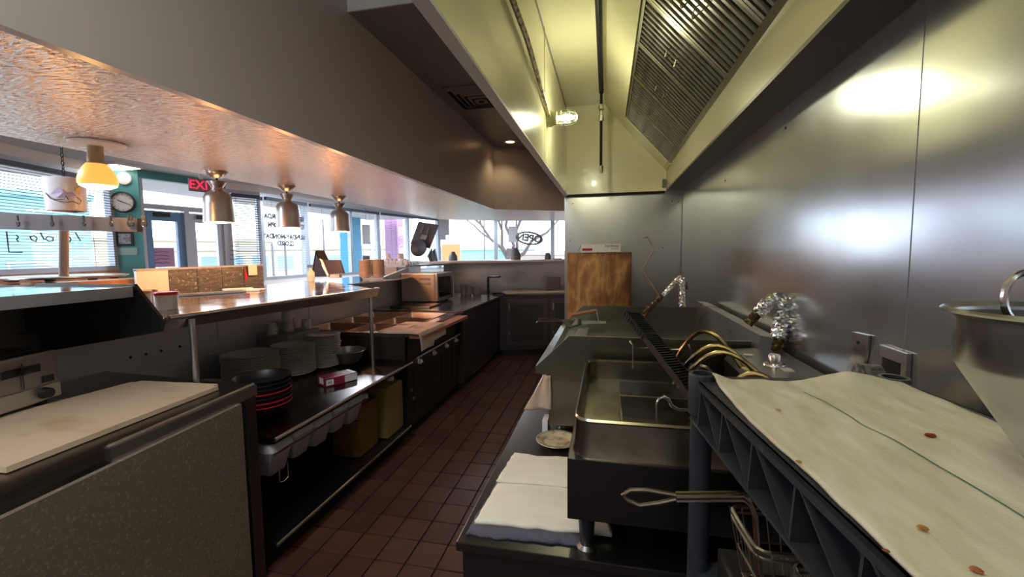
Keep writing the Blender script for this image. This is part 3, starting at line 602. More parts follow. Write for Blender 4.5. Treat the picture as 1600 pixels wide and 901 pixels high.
# ---- foil wrapped pipes
def foil_pipe(name, segs, lab, loc):
    t = thing(name, loc, lab, 'pipe')
    for nm, pts, r, m in segs:
        P_ = [Vector(p) for p in pts]; Q = []
        for a, c in zip(P_, P_[1:]):
            k = max(2, int((c-a).length/.006)); Q += [a.lerp(c, i/k) for i in range(k)]
        Q.append(P_[-1]); rr = random.Random(5)
        m_ = MB().tube(Q, [r*(1+.08*noise.noise(Vector((i*.35, r*99, 0)))) for i, _ in enumerate(Q)], 20)
        for v in m_.b.verts: v.co += Vector((rr.uniform(-1, 1), rr.uniform(-1, 1), rr.uniform(-1, 1)))*r*.13
        m_.obj(nm, m, t)
g = lambda px, py, y: tuple(at(px, py, y=y))
foil_pipe('foil_wrapped_pipe', [('foil_arm', [g(1183, 490, 2.0), g(1205, 468, 2.0), g(1217, 466, 2.0), g(1224, 476, 2.0)], .026, FOIL), ('burnt_arm', [g(1168, 505, 2.0), g(1188, 485, 2.0)], .02, BURNT),
    ('foil_upright', [g(1224, 474, 2.0), g(1220, 505, 1.98), g(1216, 530, 1.96)], .030, FOIL), ('burnt_foot', [g(1216, 528, 1.96), g(1213, 556, 1.95)], .024, BURNT)], 'foil-wrapped pipe elbow behind the fryer control head', (.7, 2.0, 1.1))
foil_pipe('foil_wrapped_pipe', [('foil_arm', [g(1032, 466, 3.3), g(1050, 446, 3.33), g(1062, 433, 3.33), g(1065, 440, 3.33)], .018, FOIL), ('foil_upright', [g(1064, 434, 3.33), g(1066, 478, 3.33)], .022, FOIL),
    ('burnt_arm', [g(998, 500, 3.1), g(1012, 484, 3.2), g(1034, 463, 3.3)], .018, BURNT)], 'foil-wrapped pipe arm rising behind the far griddle wall', (.5, 3.3, 1.15))
v = at(1074, 446, y=3.4); MB().lathe([(0, 0), (.03, 0), (.03, .012), (.008, .014), (.008, .05), (0, .05)], v, 12, Matrix.Rotation(-PI/2, 4, 'Y')).obj('valve_wheel', DARKST, bpy.data.objects['foil_wrapped_pipe.001'])
# ---- brackets on the right wall
t = thing('wall_bracket', (XW-.01, 1.43, 1.17), 'bent steel bracket plate screwed to the right wall', 'bracket')
x = XW-.006
MB().poly([(x, 1.485, 1.30), (x, 1.395, 1.305), (x, 1.40, 1.25), (x, 1.42, 1.165), (x, 1.49, 1.165), (x, 1.475, 1.24)], (-.006, 0, 0)).obj('plate', WIRE, t)
for a in ((1.445, 1.275), (1.455, 1.185)): MB().lathe([(0, .003), (.005, .003), (.006, 0)], (x-.006, *a), 8, Matrix.Rotation(-PI/2, 4, 'Y')).obj('screw', BLACK, t)
t = thing('outlet_box', (XW-.01, 1.27, 1.2), 'steel outlet cover beside a dark opening low on the right wall', 'outlet')
MB().box((x-.010, 1.225, 1.262), (x, 1.335, 1.293), bev=.002).obj('cover', STEEL, t); MB().box((x-.010, 1.225, 1.18), (x, 1.245, 1.262)).obj('side_cheek', STEEL, t)
MB().box((x-.002, 1.245, 1.18), (x, 1.335, 1.262)).obj('opening', VOID, t)
tag(MB().lathe([(0, 0), (.035, 0), (.035, .05), (0, .05)], (x-.002, 1.345, 1.20), 14, Matrix.Rotation(-PI/2, 4, 'Y')).obj('flex_conduit', mat('mottled_grey', (.3, .3, .32), .5, .5, mix=((.1, .1, .1), (60, 60, 60), .45, .6)), None, 1), 'mottled grey conduit stub between bracket and outlet on the right wall', 'conduit')
# ---- plastic rack
RZ = 1.25; rx0, rx1, ry0, ry1 = .238, .645, .36, 1.085
GM[0] = Matrix.Translation((.205, 1.065, 0)) @ Matrix.Rotation(R(6), 4, 'Z') @ Matrix.Translation((-.205, -1.065, 0))
K = thing('plastic_shelf_rack', (.46, .6, 0), 'dark grey plastic shelf rack in the right foreground', 'shelf rack')
for x, y in ((.222, 1.068), (.635, 1.068), (.222, .38), (.635, .38)):
    MB().lathe([(.024, 0), (.024, RZ-.09), (.029, RZ-.085), (.031, RZ+.005), (.029, RZ+.012), (.022, RZ+.012), (.022, RZ-.03), (0, RZ-.03)], (x, y, 0), 22).obj('post', RACKP, K, 1)
m_ = MB().box((rx0, ry0, RZ-.012), (rx1, ry1, RZ-.002))
m_.obj('shelf_deck', RACKP, K)
for x, s in ((.205, 1), (.652, -1)):
    xa, xb = (x, x+.018)
    MB().box((x, ry0, RZ-.008), (x+.045*s, ry1, RZ)).obj('top_rail', RACKP, K)
    MB().box((x, ry0, RZ-.02), (x+.004*s, ry1, RZ)).obj('top_lip', RACKP, K)
    MB().box((x-.006*s, ry0, RZ-.105), (x+.045*s, ry1, RZ-.099)).obj('bottom_rail', RACKP, K)
    MB().box((x+.036*s, ry0, RZ-.1), (x+.042*s, ry1, RZ-.005)).obj('web', RACKP, K)
    npan = 5; L_ = (ry1-.06-ry0)/npan
    for k in range(npan+1):
        y = ry0+k*L_; MB().poly([(x-.004*s, y, RZ-.1), (x+.04*s, y, RZ-.1), (x+.04*s, y, RZ-.004), (x+.002*s, y, RZ-.004)], (0, .005, 0)).obj('stiffener', RACKP, K)
        if k < npan: MB().poly([(x-.004*s, y, RZ-.099), (x-.004*s, y+.006, RZ-.099), (x+.0*s, y+L_, RZ-.012), (x+.0*s, y+L_-.006, RZ-.012)], (.036*s, 0, 0)).obj('diagonal_rib', RACKP, K)
MB().box((rx0, ry1-.035, RZ-.1), (rx1, ry1, RZ)).obj('end_rail', RACKP, K)
MB().box((rx0, ry0, RZ-.1), (rx1, ry0+.03, RZ)).obj('end_rail', RACKP, K)
LZ = .78
MB().box((.215, ry0, LZ-.03), (.64, ry1, LZ)).obj('lower_shelf', RACKP, K)
MB().box((.215, ry0, .22), (.64, ry1, .25)).obj('lower_shelf', RACKP, K)
# towel over the rack top
def ft(u, v):     # u along Y (near -> far), v across X
    y = .345+u*(1.045-.345); xl = .200+.034*u+.004*math.sin(u*7)+.003*noise.noise(Vector((u*9, 0, 0))); xr = .625+.004*math.sin(u*8)
    x = xl+(xr-xl)*v
    z = RZ+.006+.0035*noise.noise(Vector((x*11, y*6, 0)))+.0015*noise.noise(Vector((x*45, y*20, 4)))
    z += .022*math.exp(-((x-.53)/.07)**2-((y-1.03)/.06)**2)
    z += .014*math.exp(-((x-.235)/.03)**2-((y-1.04)/.03)**2)
    if u > .97: y += .012*noise.noise(Vector((x*14, 2, 0)))
    return (x, y, z)
T_ = bpy.data.materials.new('rack_towel'); T_.use_nodes = True; N = T_.node_tree.nodes; Lk = T_.node_tree.links; bs = N['Principled BSDF']; bs.inputs['Roughness'].default_value = .95
tc = N.new('ShaderNodeTexCoord'); nn = N.new('ShaderNodeTexNoise'); mp = N.new('ShaderNodeMapping'); mp.inputs['Scale'].default_value = (26, 7, 1); Lk.new(tc.outputs['Object'], mp.inputs[0]); Lk.new(mp.outputs[0], nn.inputs['Vector']); nn.inputs['Scale'].default_value = 1; nn.inputs['Detail'].default_value = 6
cr = N.new('ShaderNodeValToRGB'); cr.color_ramp.elements[0].position = .35; cr.color_ramp.elements[0].color = (.74, .70, .58, 1); cr.color_ramp.elements[1].position = .68; cr.color_ramp.elements[1].color = (.92, .90, .82, 1); Lk.new(nn.outputs[0], cr.inputs[0])
Lk.new(cr.outputs[0], bs.inputs['Base Color']); n3 = N.new('ShaderNodeTexNoise'); n3.inputs['Scale'].default_value = 300; bp = N.new('ShaderNodeBump'); bp.inputs['Strength'].default_value = .5; bp.inputs['Distance'].default_value = .002; Lk.new(tc.outputs['Object'], n3.inputs['Vector']); Lk.new(n3.outputs[0], bp.inputs['Height']); Lk.new(bp.outputs[0], bs.inputs['Normal'])
RT_ = tag(MB().grid(ft, 70, 50, .004).obj('rack_towel', T_, None, 2), 'large off-white towel with a green stripe covering the rack top', 'towel')
GI = GM[0].inverted(); GM[0] = Matrix.Identity(4)
def on_towel(px, py): p = at(px, py, z=RZ+.008); return p
sp = [on_towel(*q) for q in ((1256, 610), (1290, 627), (1345, 662), (1400, 688), (1470, 728), (1540, 769), (1598, 806), (1660, 850))]
m_ = MB()
for a, c in zip(sp, sp[1:]):
    k = 10
    for i in range(k):
        p, q = a.lerp(c, i/k), a.lerp(c, (i+1)/k); ww = Vector((.0013, 0, 0))
        def hz(p): 
            g_ = GI @ p; u = (g_.y-.345)/.70; z_ = ft(max(0, min(1, u)), max(0, min(1, (g_.x-.23)/.395)))[2]+.0012; return Vector((p.x, p.y, z_))
        m_.b.faces.new([m_.b.verts.new(hz(x)) for x in (p-ww, p+ww, q+ww, q-ww)])
m_.obj('green_stripe', mat('green_thread', (.12, .27, .20), .9), RT_)
for k, (px, py, r, c, lab) in enumerate(((1454, 681, .006, (.22, .03, .01), 'dark red fried crumb in the middle of the rack towel'), (1442, 826, .004, (.55, .25, .06), 'orange crumb near the lower middle of the rack towel'), (1526, 892, .004, (.5, .18, .07), 'orange-brown crumb at the bottom right of the rack towel'),
        (1248, 722, .003, (.5, .33, .08), 'yellow crumb near the left hem of the rack towel'), (1216, 641, .0035, (.6, .38, .2), 'pale crumb near the far left of the rack towel'), (1384, 862, .0025, (.3, .12, .05), 'tiny brown crumb near the bottom hem of the rack towel'))):
    p = on_towel(px, py); m_ = MB(); bmesh.ops.create_icosphere(m_.b, subdivisions=2, radius=r)
    for v in m_.b.verts: v.co = Vector((v.co.x*1.3, v.co.y, v.co.z*.5))*(1+.25*noise.noise(v.co*300))
    m_.move(Matrix.Translation((p.x, p.y, RZ+.0095))); tag(m_.obj('crumb', mat('crumb%d' % k, c, .5), None, 1), lab, 'crumb')
# ---- fry baskets on the lower tier
def basket(loc, rz, lab, handle=True):
    t = thing('fry_basket', loc, lab, 'basket', 'fry baskets under the rack top', rz=rz); F = frame(t)
    BW = mat('basket_wire', (.55, .50, .45), .3, 1)
    w_, l_, h = .065, .15, .13
    def lp(z, s, r=.004, nm='rim'):
        pts = rrect(-l_*s, -w_*s, l_*s, w_*s, .02, z, 3); pts.append(pts[0]); MB().tube([F @ Vector(p) for p in pts], r, 6, False).obj(nm, BW, t)
    lp(h, 1); lp(h-.012, 1, .003); lp(h*.5, .93, .002, 'hoop'); lp(.004, .85, .003, 'hoop')
    m_ = MB(); n = 14
    for k in range(n+1):
        x = -1+2*k/n
        m_.tube([F @ Vector(p) for p in ((x*l_, -w_, h), (x*l_*.85, -w_*.85, .004), (x*l_*.85, w_*.85, .004), (x*l_, w_, h))], .0012, 4)
    for k in range(7):
        y = -1+2*k/6
        m_.tube([F @ Vector(p) for p in ((-l_, y*w_, h), (-l_*.85, y*w_*.85, .004), (l_*.85, y*w_*.85, .004), (l_, y*w_, h))], .0012, 4)
    m_.obj('wire_mesh', BW, t)['kind'] = 'stuff'
    return t
bk = basket((.385, .80, .935), R(4), 'wire fry basket with its long handle pointing out over the aisle')
basket((.435, .655, .935), R(5), 'second wire fry basket close behind the handled one')
basket((.455, .51, .935), R(5), 'wire fry basket at the bottom edge of the picture')
BW = mat('basket_wire', (0, 0, 0))
m_ = MB()
hA = [at(1160, 775, y=.82), at(1056, 776, y=.82)]
for dz, dy in ((.004, .006), (-.004, .006), (.004, -.006), (-.004, -.006)):
    o_ = Vector((0, dy, dz)); m_.tube([at(1186, 895, y=.80)+o_, at(1180, 805, y=.815)+o_, at(1170, 783, y=.82)+o_, hA[0]+o_, hA[1]+o_], .0032, 6)
m_.tube([hA[1]+Vector((0, 0, .004)), at(1010, 765, y=.82), at(985, 765, y=.82), at(973, 773, y=.82), at(980, 781, y=.82), at(1000, 789, y=.82), at(1030, 785, y=.82), hA[1]+Vector((0, 0, -.004))], .004, 8)
m_.obj('long_handle', mat('handle_wire', (.55, .47, .38), .25, 1), bk, 1)
MB().box((.23, .42, .78), (.62, .93, .93), bev=.01).obj('baking_tray', BLACK); tag(bpy.data.objects['baking_tray'], 'black box on the lower tier carrying the fry baskets', 'tray')
# ---- conical strainer at the right edge
cx, cyy, cz = at(1500, 491, y=.62).x+.105, .62, at(1500, 491, y=.62).z
CH = thing('conical_strainer', (cx, cyy, cz-.2), 'steel cone-bottomed strainer hanging at the right edge of the picture', 'strainer')
MB().lathe([(.105, 0), (.107, .003), (.104, .006), (.096, 0), (.093, -.012), (.093, -.062), (.086, -.075), (.02, -.185), (0, -.195)], (cx, cyy, cz), 48).obj('bowl', mat('strainer_steel', (.55, .56, .58), .25, 1), CH, 1)
MB().lathe([(.096, -.002), (.0915, -.012), (.0915, -.062), (.084, -.075), (.018, -.183), (0, -.192)], (cx, cyy, cz), 48).obj('inner_liner', DARKST, CH, 1)
pr = at(1604, 465, y=.62)
MB().tube([(pr.x+.022*math.cos(2*PI*k/20), pr.y, pr.z+.03*math.sin(2*PI*k/20)) for k in range(21)], .004, 8, False).obj('hanging_ring', WIRE, CH, 1)
MB().tube([(pr.x+.01, pr.y, pr.z-.03), (pr.x+.03, pr.y, cz)], .004, 8).obj('ring_stem', WIRE, CH, 1)
# ================================================================ LEFT SIDE
TZ = .68
# ---- plate table
PTb = thing('plate_table', (-2.1, 2.2, 0), 'long low steel table loaded with plate stacks beside the aisle', 'table')
MB().box((-2.64, 1.70, TZ-.03), (-1.545, 3.19, TZ), bev=.004).obj('tabletop', mat('table_top', (.13, .115, .115), .25, 1), PTb)
MB().tube([(-1.545, 1.70, TZ-.008), (-1.545, 3.19, TZ-.008)], .010, 8).obj('front_edge', STEEL, PTb, 1)
MB().box((-2.64, 1.70, .12), (-1.57, 3.19, .145)).obj('lower_shelf', DARKST, PTb)
MB().tube([(-1.57, 1.70, .137), (-1.57, 3.19, .137)], .008, 6).obj('shelf_edge', STEEL, PTb, 1)
for x in (-2.6, -2.0):
    for y in (1.95, 3.12): MB().tube([(x, y, 0), (x, y, TZ-.03)], .018, 10).obj('leg', STEEL, PTb, 1)
# ---- pass shelf with posts, rail and the dark cheek
PS = thing('pass_shelf', (-2.4, 2.3, 1.25), 'polished steel pass shelf between the kitchen and the dining room', 'shelf')
POL = mat('polished_pass', (.55, .53, .52), .10, 1, rvar=((6, 6, 6), .06, .16))
MB().poly([(-1.935, 1.52, 1.262), (-1.765, 3.05, 1.262), (-3.1, 4.15, 1.262), (-3.05, 3.3, 1.262), (-2.8, 1.52, 1.262)], (0, 0, .018)).obj('shelf_top', POL, PS)
MB().poly([(-1.93, 1.52, 1.222), (-1.90, 1.52, 1.282), (-1.735, 3.06, 1.282), (-1.765, 3.06, 1.222)][0:2]+[(-1.735, 3.06, 1.282), (-1.765, 3.06, 1.222)], (-.02, .002, 0)).obj('front_edge', STEEL, PS)
MB().tube([(-1.895, 1.52, 1.278), (-1.745, 3.06, 1.278), (-1.80, 3.10, 1.276)], .012, 10).obj('rolled_rim', STEEL, PS, 1)
for (px, py, x, y) in ((0, 0, -1.885, 1.62), (0, 0, -1.785, 3.0)): MB().tube([(x, y, TZ), (x, y, 1.262)], .014, 12).obj('post', STEEL, PS, 1)
MB().poly([(-2.05, 1.50, 1.43), (-1.92, 1.50, 1.285), (-1.92, 1.50, 1.22), (-2.64, 1.50, 1.10), (-2.64, 1.50, 1.43)], (0, .015, 0)).obj('end_cheek', BLACK, PS)
# upper shelf left of it with plate rack stand
US = thing('upper_pass_shelf', (-2.5, .7, 1.4), 'higher wooden-edged steel shelf at the far left above the toaster', 'shelf')
MB().poly([(-1.995, 1.0, 1.395), (-2.04, 1.49, 1.395), (-3.0, 1.75, 1.395), (-3.0, -.6, 1.395), (-1.9, -.6, 1.395)], (0, 0, .025)).obj('shelf_top', POL, US)
MB().poly([(-1.9, -.6, 1.375), (-1.99, 1.0, 1.375), (-2.035, 1.485, 1.375), (-2.035, 1.485, 1.42), (-1.99, 1.0, 1.42), (-1.9, -.6, 1.42)][0:3]+[(-2.05, 1.485, 1.375), (-2.005, 1.0, 1.375), (-1.915, -.6, 1.375)], (0, 0, .046)).obj('front_edge', STEEL, US)
MB().box((-2.66, -.6, .95), (-2.64, 1.5, 1.395)).obj('back_panel', DARKST, US)
for k, px in enumerate((12, 45)):
    v = at(px, 500, x=-2.63); MB().box((v.x, v.y-.045, v.z-.06), (v.x+.02, v.y+.045, v.z+.06)).obj('socket_box', BLACK if k else DARKST, US)
MB().poly([(-3.2, 1.55, 1.253), (-2.7, 1.55, 1.253), (-2.60, 3.4, 1.253), (-2.32, 4.45, 1.253), (-2.45, 5.29, 1.253), (-3.24, 5.29, 1.253)], (0, 0, .008)).obj('wall_left_cap', POL, **ST)
# dining counter behind the pass
DC = thing('dining_counter', (-3.0, 5, 0), 'long counter ledge with crockery behind the microwave', 'counter')
MB().poly([(-2.62, 5.3, 1.375), (-2.33, 6.2, 1.375), (-3.3, 6.35, 1.375), (-3.3, 5.3, 1.375)], (0, 0, .025)).obj('ledge', STEEL, DC)
MB().poly([(-2.60, 4.7, 1.28), (-2.60, 5.35, 1.37), (-2.60, 5.35, 1.25), (-2.60, 4.7, 1.26)], (-.02, 0, 0)).obj('white_gusset', WHITEPL, DC)
MB().box((-3.3, 5.3, 0), (-2.75, 5.34, 1.375)).obj('end_wall', HEADP, DC); MB().box((-3.3, 5.3, 0), (-3.26, 7.2, 1.375)).obj('side_wall', HEADP, DC)
# ---- prep table on the left (turned a little towards the aisle)
PZ = .95; ang = R(4.5)
PR = thing('prep_table', (-2.0, 1.0, 0), 'steel prep table with a brown speckled panel on its front', 'table')
ca, sa = -math.sin(ang), math.cos(ang)
c_ = Vector((-1.60, 1.66, 0))
def E_(s, o, z): return (c_.x+.109*s-o*.99, c_.y-.994*s-o*-.06, z)   # s back towards the camera, o into the table
MB().poly([E_(0, 0, PZ-.03), E_(1.9, 0, PZ-.03), E_(1.9, 1.0, PZ-.03), E_(0, 1.0, PZ-.03)], (0, 0, .03)).obj('tabletop', mat('prep_top', (.22, .20, .19), .28, 1), PR)
MB().poly([E_(0, -.012, PZ-.045), E_(.66, -.012, PZ-.045), E_(.66, .02, PZ-.045), E_(0, .02, PZ-.045)], (0, 0, .046)).obj('front_edge', STEEL, PR)
MB().tube([E_(.0, .01, PZ+.002), E_(.66, .01, PZ+.002)], .007, 8).obj('rolled_rim', STEEL, PR, 1)
for s, o in ((.03, .04), (.03, .9), (1.8, .04), (1.8, .9)):
    MB().poly([E_(s-.03, o-.04, 0), E_(s+.04, o-.04, 0), E_(s+.04, o+.02, 0), E_(s-.03, o+.02, 0)], (0, 0, PZ-.03)).obj('leg', DARKST, PR)
MB().poly([E_(.12, -.03, .03), E_(1.9, -.03, .03), E_(1.9, -.01, .03), E_(.12, -.01, .03)], (0, 0, PZ-.075)).obj('speckled_panel', mat('particle_board', (.19, .145, .105), .75, mix=((.33, .26, .20), (90, 90, 90), .55, .72), bump=((60, 60, 60), .2, .003)), PR)
MB().poly([E_(0, .05, .1), E_(1.9, .05, .1), E_(1.9, .95, .1), E_(0, .95, .1)], (0, 0, .02)).obj('lower_shelf', DARKST, PR)
CBd = [at(343, 606, z=PZ+.02), at(200, 601, z=PZ+.02), at(-60, 672, z=PZ+.02), at(-190, 800, z=PZ+.02), at(-2, 740, z=PZ+.02)]
CBd = [(-1.70, 1.585), (-2.16, 1.56), (-2.20, .78), (-1.63, .80)]
m_ = MB().poly([(x, y, PZ+.003) for x, y in CBd], (0, 0, .018)); bmesh.ops.bevel(m_.b, geom=[e for e in m_.b.edges if abs(e.verts[0].co.z-e.verts[1].co.z) > .01], offset=.025, segments=4, affect='EDGES')
tag(m_.obj('cutting_board', BOARD), 'large yellow-stained cutting board on the prep table', 'cutting board')
# toaster
tp = [(-2.29, 1.335), (-1.96, .80)]
TS = thing('conveyor_toaster', (-2.35, 1.0, PZ), 'steel toaster oven with black knobs at the left edge', 'toaster')
dv = (Vector((-2.13, .62, 0))-Vector((-2.29, 1.32, 0))).normalized(); nv_ = Vector((-dv.y, dv.x, 0)); nv_ = nv_ if nv_.x > 0 else -nv_
o_ = Vector((-2.205, 1.30, PZ)); Mt = Matrix(((dv.x, nv_.x, 0, o_.x), (dv.y, nv_.y, 0, o_.y), (0, 0, 1, o_.z), (0, 0, 0, 1)))
MB().box((0, -.36, .03), (.55, 0, .228), Mt, bev=.012).obj('housing', mat('toaster_steel', (.42, .41, .42), .32, 1), TS)
MB().box((.03, -.33, .24), (.52, -.03, .231), Mt).obj('top_opening', VOID, TS)
MB().box((.01, 0, .04), (.54, .012, .095), Mt).obj('control_strip', STEEL, TS)
MB().box((.07, 0, .155), (.20, .004, .185), Mt, bev=.001).obj('slot', BLACK, TS)
MB().tube([Mt @ Vector((.135, .005, .10)), Mt @ Vector((.135, .005, .20))], .002, 5).obj('lever_track', BLACK, TS)
MB().tube([Mt @ Vector((.12, .02, .17)), Mt @ Vector((.15, .02, .17))], .012, 8).obj('lever_knob', BLACK, TS, 1)
MB().box((.025, 0, .105), (.065, .006, .13), Mt).obj('rocker_switch', BLACK, TS)
MB().lathe([(0, 0), (.024, 0), (.02, .025), (0, .025)], (0, 0, 0), 16, ).move(Mt @ Matrix.Translation((.075, .012, .068)) @ Matrix.Rotation(-PI/2, 4, 'X')).obj('knob', BLACK, TS, 1)
for a in ((.04, -.04), (.5, -.04), (.04, -.32), (.5, -.32)): MB().lathe([(.018, 0), (.014, .03)], Mt @ Vector((*a, 0)), 10).obj('foot', BLACK, TS)

# ---- plates
def ztop(px, py, y): return at(px, py, y=y).z
dish = None
def stack(x, y, r, n, dz, lab, z0=TZ, hs=1.0, mm=CERAM, rimm=CERAMR, name='dinner_plate', cat='plate', jit=.004):
    src = None
    for k in range(n):
        i = n-1-k; l = 'cream %s, %s in %s' % ('plate' if cat == 'plate' else cat, nth(i), lab)
        loc = (x+random.uniform(-jit, jit), y+random.uniform(-jit, jit), z0+.001+k*dz)
        if src is None: src = plate(name, r, loc, l, cat, 'plates in '+lab, mm, rimm)
        else: dup(src, loc, l)
stack(-2.36, 2.43, .175, 17, .0120, 'the tall stack of large plates')
stack(-2.25, 2.70, .150, 17, .0125, 'the middle tall stack of plates')
stack(-2.16, 2.93, .125, 19, .0130, 'the tall stack of small plates')
stack(-2.46, 2.10, .145, 6, .012, 'the short stack behind the left post')
stack(-2.17, 1.90, .110, 4, .012, 'the low stack before the left post')
v = at(250, 583, z=.72); ox, oy = -2.48, v.y
OV = thing('oval_platter', (-2.50, 1.80, TZ), 'wide platter on its own near the wall, leftmost crockery on the table', 'platter')
for k, nm in enumerate(('under_dish', 'dish')): MB().lathe([(a*.135, b) for a, b in PLP], (-2.50, 1.80, TZ+.001+k*.011), 36).obj(nm, CERAM, OV, 1)
# black and red bowls
bwb = at(397, 655, z=TZ); bx_, by_ = -1.86, 1.98
for k in range(7):
    red = k in (0, 1, 3)
    t = thing('nested_bowl', (bx_, by_, TZ+.001+k*.024), '%s bowl, %s in the nested stack beside the prep table' % ('red-rimmed' if red else 'black', nth(6-k)), 'bowl', 'nested black and red bowls')
    MB().lathe([(0, 0), (.10, 0), (.128, .02), (.142, .06), (.146, .062), (.142, .066), (.123, .026), (.096, .008), (0, .008)], (bx_, by_, TZ+.001+k*.024), 30).obj('shell', BLACK, t, 1)
    MB().tube([(bx_+.144*math.cos(2*PI*q/30), by_+.144*math.sin(2*PI*q/30), TZ+.064+k*.024) for q in range(31)], .004, 6, False).obj('rim', REDP if red else BLACK, t, 1)
# glove box
gb = thing('glove_box', (-1.80, 2.57, TZ), 'red and white glove carton lying near the aisle edge of the table', 'box')
Mb = fr3((-1.80, 2.57, TZ+.001), (.35, .94, 0), (-.94, .35, 0), (0, 0, 1))
Mb = Matrix.Translation((-1.80, 2.57, TZ+.001)) @ Matrix.Rotation(R(62), 4, 'Z')
MB().box((-.11, -.06, 0), (.11, .06, .055), Mb, bev=.002).obj('carton', mat('glove_red', (.25, .02, .05), .4), gb)
MB().box((-.06, -.025, .055), (.06, .025, .0565), Mb).obj('opening', REDP, gb)
MB().box((-.113, -.02, .012), (-.11, .03, .052), Mb).obj('size_label', WHITEPL, gb); MB().box((.02, -.063, .005), (.11, -.06, .05), Mb).obj('white_panel', WHITEPL, gb); MB().box((.085, -.055, .0552), (.108, .05, .0562), Mb).obj('white_panel', WHITEPL, gb)
MB().box((-.11, -.0625, .01), (-.06, -.06, .045), Mb).obj('size_label', WHITEPL, gb)
text_mesh('XL', .026, Mb @ Matrix.Translation((-.085, -.063, .028)) @ Matrix.Rotation(PI/2, 4, 'X')).obj('lettering', BLACK, gb)
# steel mixing bowl
mb = thing('mixing_bowl', (-2.05, 3.02, TZ), 'dented steel mixing bowl at the end of the plate table', 'bowl')
MB().lathe([(0, .001), (.06, .001), (.10, .03), (.135, .09), (.145, .112), (.149, .114), (.145, .117), (.13, .09), (.095, .034), (.055, .006), (0, .006)], (-2.02, 3.01, TZ), 36).obj('shell', STEEL, mb, 1)
# mugs by the wall
mug0 = None
mugs = ((433, 524, 2.85, 'upturned white mug, leftmost by the wall'), (458, 497, 3.02, 'upturned white mug on top of the others by the wall'), (475, 500, 3.18, 'white mug right behind the top mug by the wall'), (487, 509, 3.05, 'upturned white mug, rightmost by the wall'), (452, 520, 2.98, 'white mug below the top one by the wall'))
crt = tag(MB().box((-2.62, 2.78, TZ+.001), (-2.36, 3.16, TZ+.26), bev=.01).obj('mug_crate', mat('pale_crate', (.30, .29, .29), .5)), 'pale crate under the upturned mugs by the wall', 'crate')
cz_ = TZ+.262
for k, (x, y, z_, lab) in enumerate(((-2.54, 2.83, cz_, mugs[0][3]), (-2.50, 2.96, cz_+.001, mugs[4][3]), (-2.50, 2.95, cz_+.084, mugs[1][3]), (-2.57, 3.08, cz_, mugs[2][3]), (-2.42, 3.07, cz_, mugs[3][3]))):
    if mug0 is None:
        mug0 = thing('coffee_mug', (x, y, z_), lab, 'mug', 'upturned mugs by the wall')
        MB().lathe([(.040, 0), (.041, .003), (.033, .078), (.030, .082), (0, .082), (0, .076), (.029, .074), (.037, 0), (.040, 0)], (x, y, z_), 24).obj('cup', CERAM, mug0, 1)
        MB().tube([(x+.036, y, z_+.02), (x+.058, y, z_+.025), (x+.060, y, z_+.052), (x+.034, y, z_+.06)], .005, 8).obj('handle', CERAM, mug0, 1)
    else: dup(mug0, (x, y, z_), lab, rz=k*1.3)
# oil jugs and hanging containers below the table
OIL = mat('oil_plastic', (.15, .075, .018), .25, mix=((.09, .045, .012), (5, 5, 5), .4, .7)); OILC = mat('oil_plastic_light', (.22, .17, .06), .25)
def jug(x, y, w_, h, m, lab):
    t = thing('oil_jug', (x, y, .146), lab, 'jug')
    m_ = MB().box((x-w_*.4, y-w_/2, .147), (x+w_*.4, y+w_/2, .147+h), bev=.035); m_.obj('body', m, t, 1)
    MB().lathe([(.03, 0), (.03, .03), (.024, .035), (0, .035)], (x+.03, y+w_*.25, .146+h-.005), 16).obj('cap', WHITEPL, t, 1)
    MB().tube([(x, y-w_*.25, .146+h-.01), (x, y-w_*.2, .146+h+.03), (x, y+w_*.02, .146+h+.03), (x, y+w_*.08, .146+h-.01)], .012, 8).obj('handle', m, t, 1)
jug(-1.72, 3.02, .27, .40, OILC, 'pale yellow oil jug on the lower shelf nearest the steam table')
jug(-1.76, 2.70, .27, .36, OIL, 'amber oil jug with a crumpled white top left of the pale jug')
HR = thing('container_rack', (-1.72, 2.1, .45), 'wire rack hung below the plate table holding foam containers', 'rack')
MB().tube([(-1.62, 2.56, TZ-.03), (-1.62, 2.56, .42), (-1.95, 2.56, .42)], .004, 6).obj('hanger', WIRE, HR); MB().tube([(-1.62, 1.86, .48), (-1.62, 1.86, .40), (-1.62, 1.83, .39), (-1.62, 1.80, .40), (-1.62, 1.80, .48)], .004, 6).obj('loop', WIRE, HR)
MB().tube([(-1.585, 1.74, .575), (-1.585, 2.56, .575)], .005, 6).obj('rail', WIRE, HR); MB().tube([(-1.94, 1.74, .575), (-1.94, 2.56, .575)], .005, 6).obj('rail', WIRE, HR)
for k in range(5):
    y = 1.80+k*.165; z0 = .53+.012*(k % 2); tl = 'leftmost,second,third,fourth,rightmost'.split(',')[k]
    m_ = MB(); m_.b.from_mesh  # tapered foam tub
    loft(m_, [rrect(-1.90, y-.055, -1.62, y+.055, .02, z0-.07), rrect(-1.93, y-.075, -1.59, y+.075, .02, z0+.05), rrect(-1.935, y-.08, -1.585, y+.08, .02, z0+.055), rrect(-1.93, y-.075, -1.59, y+.075, .02, z0+.10)])
    m_.b.faces.new(m_.b.verts[-28:]) if False else None
    o = m_.obj('foam_container', mat('foam_white', (.45, .45, .50), .6), None, 1); md = o.modifiers.new('s', 'SOLIDIFY'); md.thickness = .003
    tag(o, 'white foam container, %s of five below the plate table' % tl, 'container', 'foam containers under the plate table')
